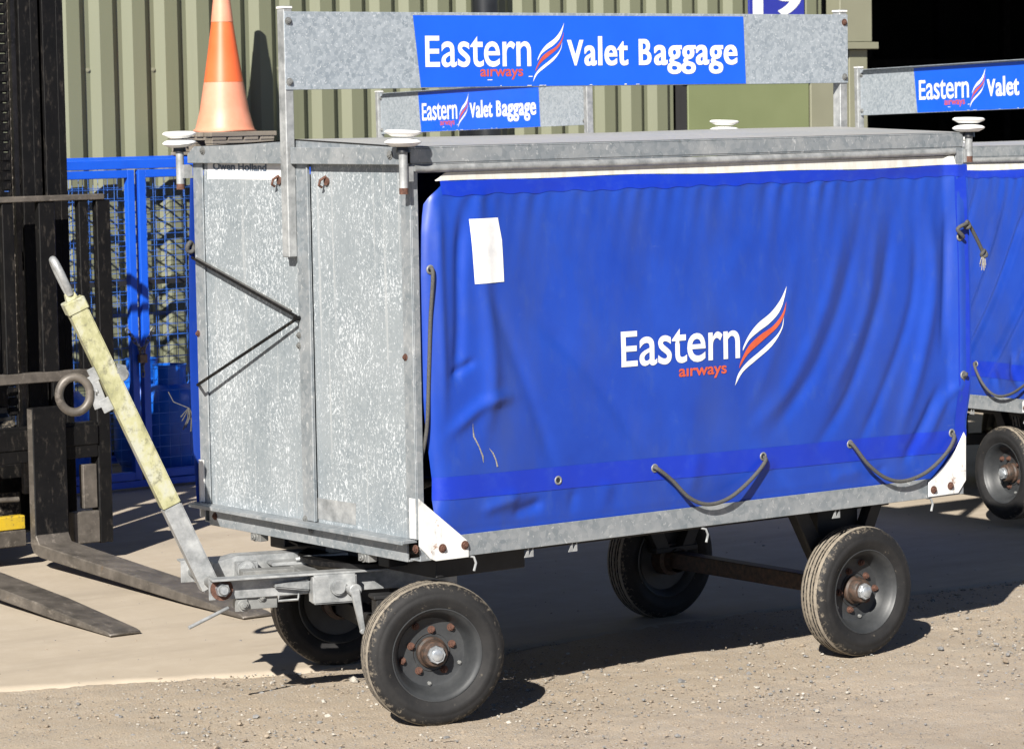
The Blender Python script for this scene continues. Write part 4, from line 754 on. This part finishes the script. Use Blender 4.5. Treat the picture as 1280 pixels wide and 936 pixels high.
# ------------------------------------------------------------------ blue gas cage, cylinders, pallet, cone
CY0, CY1, CX0, CX1, CZ = 5.95, 7.02, 1.30, 3.60, 1.685
def wire_grid(m, x0, x1, z0, z1, y, sx=.060, sz=.058, r=.0015):
    n = max(1, round((x1-x0)/sx)); k = max(1, round((z1-z0)/sz))
    for i in range(n+1): x = x0+(x1-x0)*i/n; m.cyl((x, y, z0), (x, y, z1), r, n=5, caps=False)
    for j in range(k+1): z = z0+(z1-z0)*j/k; m.cyl((x0, y-2*r, z), (x1, y-2*r, z), r, n=5, caps=False)
def make_cage():
    o = thing('gas_cage', (CX0, CY0, .006), 'blue steel mesh gas cage with double gates chained and padlocked shut', 'cage')
    T = Matrix.Translation((-CX0, -CY0, -.006)); B = 'cage_blue'
    for x in (CX0, CX1-.05):
        for y in (CY0, CY1-.05): MB(T).box((x, y, .006), (x+.05, y+.05, CZ-.045)).build('post', B, o, bevel=.002)
    MB(T).box((CX0, CY0, CZ-.045), (CX1, CY0+.05, CZ)).build('top_rail', B, o, bevel=.002); MB(T).box((CX0, CY1-.05, CZ-.045), (CX1, CY1, CZ)).build('top_rail', B, o, bevel=.002)
    for x in (CX0, CX1-.05): MB(T).box((x+.002, CY0+.05, CZ-.044), (x+.048, CY1-.05, CZ-.002)).build('top_rail', B, o, bevel=.002)
    for y in (CY0+.003, CY1-.047): MB(T).box((CX0+.05, y, .020), (CX1-.05, y+.044, .055)).build('bottom_rail', B, o, bevel=.002)
    m = MB(T @ Matrix.Translation((0, 0, 0))); n = 22
    for i in range(1, n): x = CX0+(CX1-CX0)*i/n; m.box((x-.004, CY0+.05, CZ-.012), (x+.004, CY1-.05, CZ-.004))
    for j in range(1, 4): y = CY0+(CY1-CY0)*j/4; m.box((CX0+.05, y-.012, CZ-.036), (CX1-.05, y+.012, CZ-.0125))
    m.build('roof_grille', B, o)
    xm = (py(160, 300, CY0)[0]+py(184, 300, CY0)[0])/2
    for a, b, s in ((CX0+.055, xm-.012, 0), (xm+.012, CX1-.055, 1)):
        y = CY0-.006; g = MB(T).box((a, y, .060), (a+.04, y+.04, CZ-.050)).box((b-.04, y, .060), (b, y+.04, CZ-.050)).box((a+.04, y+.001, CZ-.09), (b-.04, y+.039, CZ-.050)).box((a+.04, y+.001, .060), (b-.04, y+.039, .10)).build('gate', B, o, bevel=.002)
        m = MB(T); wire_grid(m, a+.04, b-.04, .10, CZ-.09, y+.034); m.build('mesh_panel', 'mesh_wire', g, smooth=0)
    m = MB(T); wire_grid(m, CX0+.05, CX1-.05, .06, CZ-.05, CY1-.012, .060, .058, .0016); m.build('mesh_panel', 'mesh_wire', o, smooth=0); MB(T).box((CX0+.05, CY1-.035, .985), (CX1-.05, CY1-.018, 1.025)).build('back_rail', 'dark_frame', o)  # back rail in dark paint: its shadow is put into the colour
    for x in (CX0+.012, CX1-.012):
        m = MB(T @ Matrix(((0, 1, 0, x), (1, 0, 0, 0), (0, 0, 1, 0), (0, 0, 0, 1)))); wire_grid(m, CY0+.05, CY1-.05, .06, CZ-.05, 0); m.build('mesh_panel', 'mesh_wire', o, smooth=0)
    # chain and padlock across the gates (a thing of its own)
    c0 = py(158, 412, CY0-.03); c1 = py(178, 440, CY0-.03); c2 = py(192, 410, CY0-.03); ch = thing('gate_chain', tuple(c1), 'short steel chain with a padlock looped through the two cage gates', 'chain')
    def links(a, b, n):
        a = np.array(a)-c1; b = np.array(b)-c1
        for i in range(n):
            p = a+(b-a)*(i+.5)/n; d = Vector(b-a).normalized(); q = Vector((0, 1, 0)) if i % 2 else d.cross(Vector((0, 1, 0))); q = q.normalized()
            MB().tube([Vector(p)+d*math.cos(t)*.021+q*math.sin(t)*.010 for t in np.linspace(0, 2*math.pi, 13)[:-1]], .0034, 6, closed=True).build('chain_link', 'chain_steel', ch, smooth=60)
    links(c0, c1, 5); links(c2, c1, 5); links(c1+np.array([0, 0, -.045]), c1+np.array([0, 0, -.12]), 3)
    MB().box((-.022, -.012, -.055), (.022, .012, -.012)).tube([(-.014, 0, -.014), (-.014, 0, .012), (0, 0, .024), (.014, 0, .012), (.014, 0, -.014)], .005, 8).build('padlock', 'brass', ch, bevel=.003)
make_cage()
def gas_cylinder(x, y, label, rz=0.0, s=1.0):
    o = thing('gas_cylinder', (x, y, .007), label, 'gas cylinder', 'blue gas cylinders in the cage', rz); r = .159*s; k = s
    MB().lathe([(.12*k, .0), (.125*k, .03), (.13*k, .032), (r*.9, .05), (r, .09), (r, .40*k), (r*.93, .455*k), (r*.7, .495*k), (.05, .515*k), (.002, .517*k)], (0, 0, 0), (0, 0, 1), 36).build('body', 'cylinder_blue', o, smooth=50)
    m = MB(); rr = .085*k
    m.lathe([(rr, .49*k), (rr, .60*k), (rr+.006, .605*k), (rr-.006, .605*k), (rr-.006, .49*k)], (0, 0, 0), (0, 0, 1), 28); m.build('collar', 'cylinder_blue', o, smooth=40)
    MB().cyl((0, 0, .51*k), (0, 0, .57*k), .016, n=12).cyl((-.02, 0, .55*k), (.05, 0, .55*k), .010, n=10).build('valve', 'brass', o)
gx = py(212, 470, 6.22); gas_cylinder(gx[0], 6.22, 'blue gas cylinder standing behind the right-hand cage gate beside the padlock')
gas_cylinder(gx[0]+.36, 6.40, 'blue gas cylinder at the end of the cage next to the baggage cart'); gas_cylinder(gx[0]-.62, 6.30, 'blue gas cylinder in the cage behind the forklift carriage'); gas_cylinder(gx[0]+.10, 6.68, 'blue gas cylinder at the back of the cage behind other cylinders')

def make_pallet():
    y0 = 6.55; dep = .44; x0 = py(213, 180, y0+dep)[0]; x1 = py(343, 180, y0)[0]
    o = thing('pallet', (x0, y0, CZ), 'weathered small wooden pallet lying on the cage roof under the cone', 'pallet'); w = x1-x0
    for y in (0, dep/2-.04, dep-.08):
        MB().box((0, y, .001), (w, y+.08, .018)).build('plank', 'pallet_wood', o, bevel=.002)
        for x in (0, w/2-.05, w-.10): MB().box((x+.004, y+.004, .0185), (x+.096, y+.076, .064)).build('block', 'pallet_wood', o, bevel=.003)
        MB().box((.001, y+.001, .0645), (w-.001, y+.079, .082)).build('plank', 'pallet_wood', o, bevel=.002)
    for k in range(4): a = k*(w-.09)/3; MB().box((a, -.004, .0825), (a+.088, dep+.004, .100)).build('plank', 'pallet_wood', o, bevel=.002)
    for k in range(5): a = k*(dep-.07)/4; MB().box((-.012, a-.010, .1005), (w+.012, a+.060, .126)).build('plank', 'pallet_wood', o, bevel=.003)
    return x0, y0, w, dep
pal = make_pallet()
def make_cone():
    yc = 6.80; c = py(281, 160, yc); r = .5*(py(313, 160, yc)[0]-py(247, 160, yc)[0])*.86
    o = thing('traffic_cone', (c[0], yc, CZ+.127), 'tall orange traffic cone with faded lower sleeve standing on the pallet', 'traffic cone')
    k = (py(300, 100, yc)[0]-py(270, 100, yc)[0])/30*.92; zz = lambda y: py(281, y, yc)[2]-(CZ+.127)
    tab = [(zz(y), hw*k) for y, hw in ((163, 35), (158, 33.5), (140, 29), (103, 23), (65, 17.5), (28, 12.6), (0, 9.6), (-38, 6.0))]; tab[0] = (.006, tab[0][1]); h1, h2, h3 = zz(103), zz(28), zz(-12)
    rad = lambda z: float(np.interp(z, [t[0] for t in tab], [t[1] for t in tab]))
    MB().lathe([(rad(.006)*1.03, .003)]+[(rad(z), z) for z in np.linspace(.008, h1, 14)], (0, 0, 0), (0, 0, 1), 40).build('faded_sleeve', 'cone_faded', o, smooth=60)
    MB().lathe([(rad(z), z) for z in np.linspace(h1+.001, h2, 8)], (0, 0, 0), (0, 0, 1), 40).build('body', 'cone_orange', o, smooth=60)
    MB().lathe([(rad(z)+.002, z) for z in np.linspace(h2+.001, h3, 6)], (0, 0, 0), (0, 0, 1), 40).build('faded_band', 'cone_faded', o, smooth=60)
    MB().lathe([(rad(z), z) for z in np.linspace(h3+.001, tab[-1][0], 4)]+[(.002, tab[-1][0]+.002)], (0, 0, 0), (0, 0, 1), 40).build('tip', 'cone_orange', o, smooth=60)
    r = rad(.006); MB().tube([(math.cos(t)*r*1.02, math.sin(t)*r*1.02, .005+.003*math.sin(3*t)) for t in np.linspace(0, 2*math.pi, 41)[:-1]], .0055, 6, closed=True).build('base_rim', 'cone_faded', o, smooth=60)
make_cone()

# ------------------------------------------------------------------ forklift
def make_forklift():
    F = 3.90; o = thing('forklift', (.53, F, .006), 'black forklift with worn steel forks lowered and a barred load backrest', 'forklift'); T = Matrix.Translation((-.53, -F, -.006)); K = 'black_steel'
    X = lambda x, y=400, Y=F: py(x, y, Y)[0]; Z = lambda x, y, Y=F: py(x, y, Y)[2]; cx = .53; mir = lambda a, b: (2*cx-b, 2*cx-a)
    xa, xb = X(42, 600, F-.05), X(84, 600, F-.05); zt = Z(60, 509, F-.05)
    for a, b in ((xa, xb), mir(xa, xb)):                      # forks: shank and long tapered blade
        g = a+(b-a)*.5; w = b-a; tip = (.760 if a > cx else .187); m = MB(T); yh = F-.055
        pr = [(yh+.050, zt), (yh, zt), (yh, .150), (yh-.025, .118), (2.75, .066), (2.18, .026), (2.150, .020), (2.150, .010), (2.6, .018), (yh-.03, .062), (yh+.03, .078), (yh+.050, .11)]
        vv = []; n = len(pr)
        for s in (-.5, .5):
            for y, z in pr: t = np.clip((yh-y)/(yh-2.15), 0, 1); ww = w*(1-.10*t) if y > 2.3 else w*.82; vv.append((g+(tip-g)*t+s*ww, y, z))
        q = [tuple(range(n)), tuple(range(2*n-1, n-1, -1))]+[((i+1) % n, i, n+i, n+(i+1) % n) for i in range(n)]
        m.add(vv, q); me = m.build('fork', 'fork_steel', o, bevel=.004)
        me.data.materials.append(MATS[K])
        for p in me.data.polygons:
            if p.center.z > .17: p.material_index = 1
    xr0, xr1 = X(121, 500), X(138, 500); xs = X(106, 600)
    # carriage bars
    MB(T).box((2*cx-xr0, F, Z(20, 580)), (xr0, F+.05, Z(20, 535))).box((2*cx-xr0, F-.006, Z(20, 580)+.055), (xr0, F, Z(20, 535)-.012)).build('carriage_bar', K, o, bevel=.004)
    for a, b in ((X(93, 660), xr0), mir(X(93, 660), xr0)): MB(T).box((a, F, Z(100, 680)), (b, F+.05, Z(100, 640))).build('carriage_lug', 'fork_steel', o, bevel=.004)
    for a, b in ((xr0+.002, xr1), mir(xr0+.002, xr1)): MB(T).box((a, F+.004, Z(130, 678)), (b, F+.075, Z(130, 478))).build('carriage_side', K, o, bevel=.004)
    for a, b in ((xs, xr0-.002), mir(xs, xr0-.002)): MB(T).box((a, F+.012, Z(110, 636)), (b, F+.05, Z(110, 581))).build('carriage_side', 'fork_steel', o, bevel=.003)
    # load backrest
    zb0, zb1 = Z(60, 478), Z(60, 465); zt0, zt1 = Z(60, 252), Z(60, 246)
    MB(T).box((2*cx-xr1, F+.006, zb0), (xr1, F+.05, zb1)).build('backrest_bar', 'fork_steel', o, bevel=.003)
    MB(T).box((2*cx-xr1, F, zt0), (xr1, F+.06, zt1+.004)).build('backrest_bar', 'fork_steel', o, bevel=.003)
    for p0, p1 in ((5, 19), (51, 71), (101, 112), (123, 140)):
        a, b = X(p0, 350, F+.01), X(p1, 350, F+.01)
        for a, b in ((a, b), mir(a, b)): MB(T).box((a, F+.008, zb1-.002), (b, F+.048, zt0)).build('backrest_bar', K, o, bevel=.003)
    # mast: nested channels, chains, cross heads
    M0 = F+.16; e = X(78, 100, M0+.02)
    for s in (0, 1):
        def bx(m, a, b, y0, y1, z0, z1):
            if s: a, b = mir(a, b)
            return m.box((a, y0, z0), (b, y1, z1))
        m = MB(T); bx(m, e-.035, e, M0, M0+.17, .10, 2.56); bx(m, e-.10, e-.035, M0, M0+.022, .10, 2.56); bx(m, e-.10, e-.035, M0+.15, M0+.17, .10, 2.56); m.build('mast_rail', K, o, bevel=.002)
        m = MB(T); bx(m, e-.150, e-.112, M0+.015, M0+.15, .12, 2.55); bx(m, e-.205, e-.150, M0+.015, M0+.035, .12, 2.55); bx(m, e-.205, e-.150, M0+.13, M0+.15, .12, 2.55); m.build('mast_rail', K, o, bevel=.002)
        m = MB(T); bx(m, e-.235, e-.212, M0+.03, M0+.06, .3, 2.5); m.build('mast_rail', 'fork_steel', o, bevel=.002)
        xc = X(5, 150, M0-.02); xc = xc if not s else 2*cx-xc; me = MB().box((-.024, -.011, -.019), (.024, .011, .019)).mesh('chain_plate', [K], 30, .006, 2)
        for k in range(50): q = link('chain_plate', me, o, (xc-.53, M0-.02-F, .66+k*.0415))
    for z in (.30, 1.62, 2.42): MB(T).box((2*cx-e+.03, M0+.12, z), (e-.03, M0+.16, z+.12)).build('mast_crosshead', K, o, bevel=.003)
    MB(T).cyl((cx, M0+.06, .2), (cx, M0+.06, 2.4), .045, n=20).build('lift_ram', K, o)
    MB(T).tube([(2*cx-X(40, 600), F+.20, Z(20, 632)), (cx, F+.18, Z(20, 632)+.01), (X(42, 600), F+.14, Z(20, 630))], .012, 8).build('hydraulic_hose', 'fork_steel', o, smooth=50)
    yb = F+.06; ya, yc_ = Z(20, 680, yb), Z(20, 646, yb)
    MB(T).box((2*cx-.74, yb, yc_-.055), (.74, yb+.045, yc_+.004)).build('mast_foot', 'worn_yellow', o, bevel=.004, label='worn yellow cross bar'); MB(T).box((2*cx-.74, yb-.006, ya-.01), (.74, yb+.045, yc_-.057)).build('mast_foot', 'fork_steel', o, bevel=.004)
    # truck behind the mast
    m = MB(T); m.box((.0, 4.60, .22), (1.06, 6.55, .62)); m.build('truck_body', 'black_plastic', o, bevel=.04, seg=3)
    m = MB(T); m.prism([(.02, 5.55, .625), (.02, 6.75, .625), (.02, 6.62, 1.22), (.02, 5.60, 1.22)], (1.02, 0, 0)); m.build('counterweight', K, o, bevel=.04, seg=3)
    m = MB(T); m.box((.04, 4.62, .625), (1.02, 4.72, 1.28)); m.build('dashboard', K, o, bevel=.03, seg=2)
    for x in (.02, 1.00):
        MB(T).bar((x+.02, 4.70, .60), (x+.02, 4.66, 2.12), .05, .06, (1, 0, 0)).build('guard_pillar', K, o, bevel=.004); MB(T).bar((x+.02, 6.30, 1.2), (x+.02, 5.95, 2.12), .05, .06, (1, 0, 0)).build('guard_pillar', K, o, bevel=.004)
        MB(T).box((x+.012, 4.78, .63), (x+.024, 5.92, 1.62)).build('shade_panel', 'black_plastic', o)  # unseen side panels, added to throw shade on the lower cage
    MB(T).box((-.01, 4.62, 2.11), (.03, 6.02, 2.15)).box((1.03, 4.62, 2.11), (1.07, 6.02, 2.15)).box((.03, 4.62, 2.112), (1.03, 4.66, 2.148)).box((.03, 5.98, 2.112), (1.03, 6.02, 2.148)).build('overhead_guard', K, o, bevel=.004)
    for k in range(6): MB(T).box((.03, 4.80+k*.19, 2.12), (1.03, 4.82+k*.19, 2.145)).build('guard_slat', K, o)
    MB(T).box((.30, 5.35, .63), (.76, 5.54, 1.35)).box((.30, 5.0, .63), (.76, 5.35, .86)).build('seat', 'black_plastic', o, bevel=.04, seg=3)
    for x, y, r in ((.10, 4.75, .30), (.96, 4.75, .30), (.12, 6.15, .25), (.94, 6.15, .25)):
        MB(T).lathe([(r*.55, -.09), (r*.9, -.095), (r, -.07), (r, .07), (r*.9, .095), (r*.55, .09)], (x, y, r+.006), (1, 0, 0), 32).build('tyre', 'rubber', o, smooth=40); MB(T).lathe([(.01, -.05), (r*.5, -.05), (r*.56, -.088), (r*.56, .088), (r*.5, .05), (.01, .05)], (x, y, r+.006), (1, 0, 0), 24).build('rim', 'worn_yellow', o, smooth=40)
make_forklift()
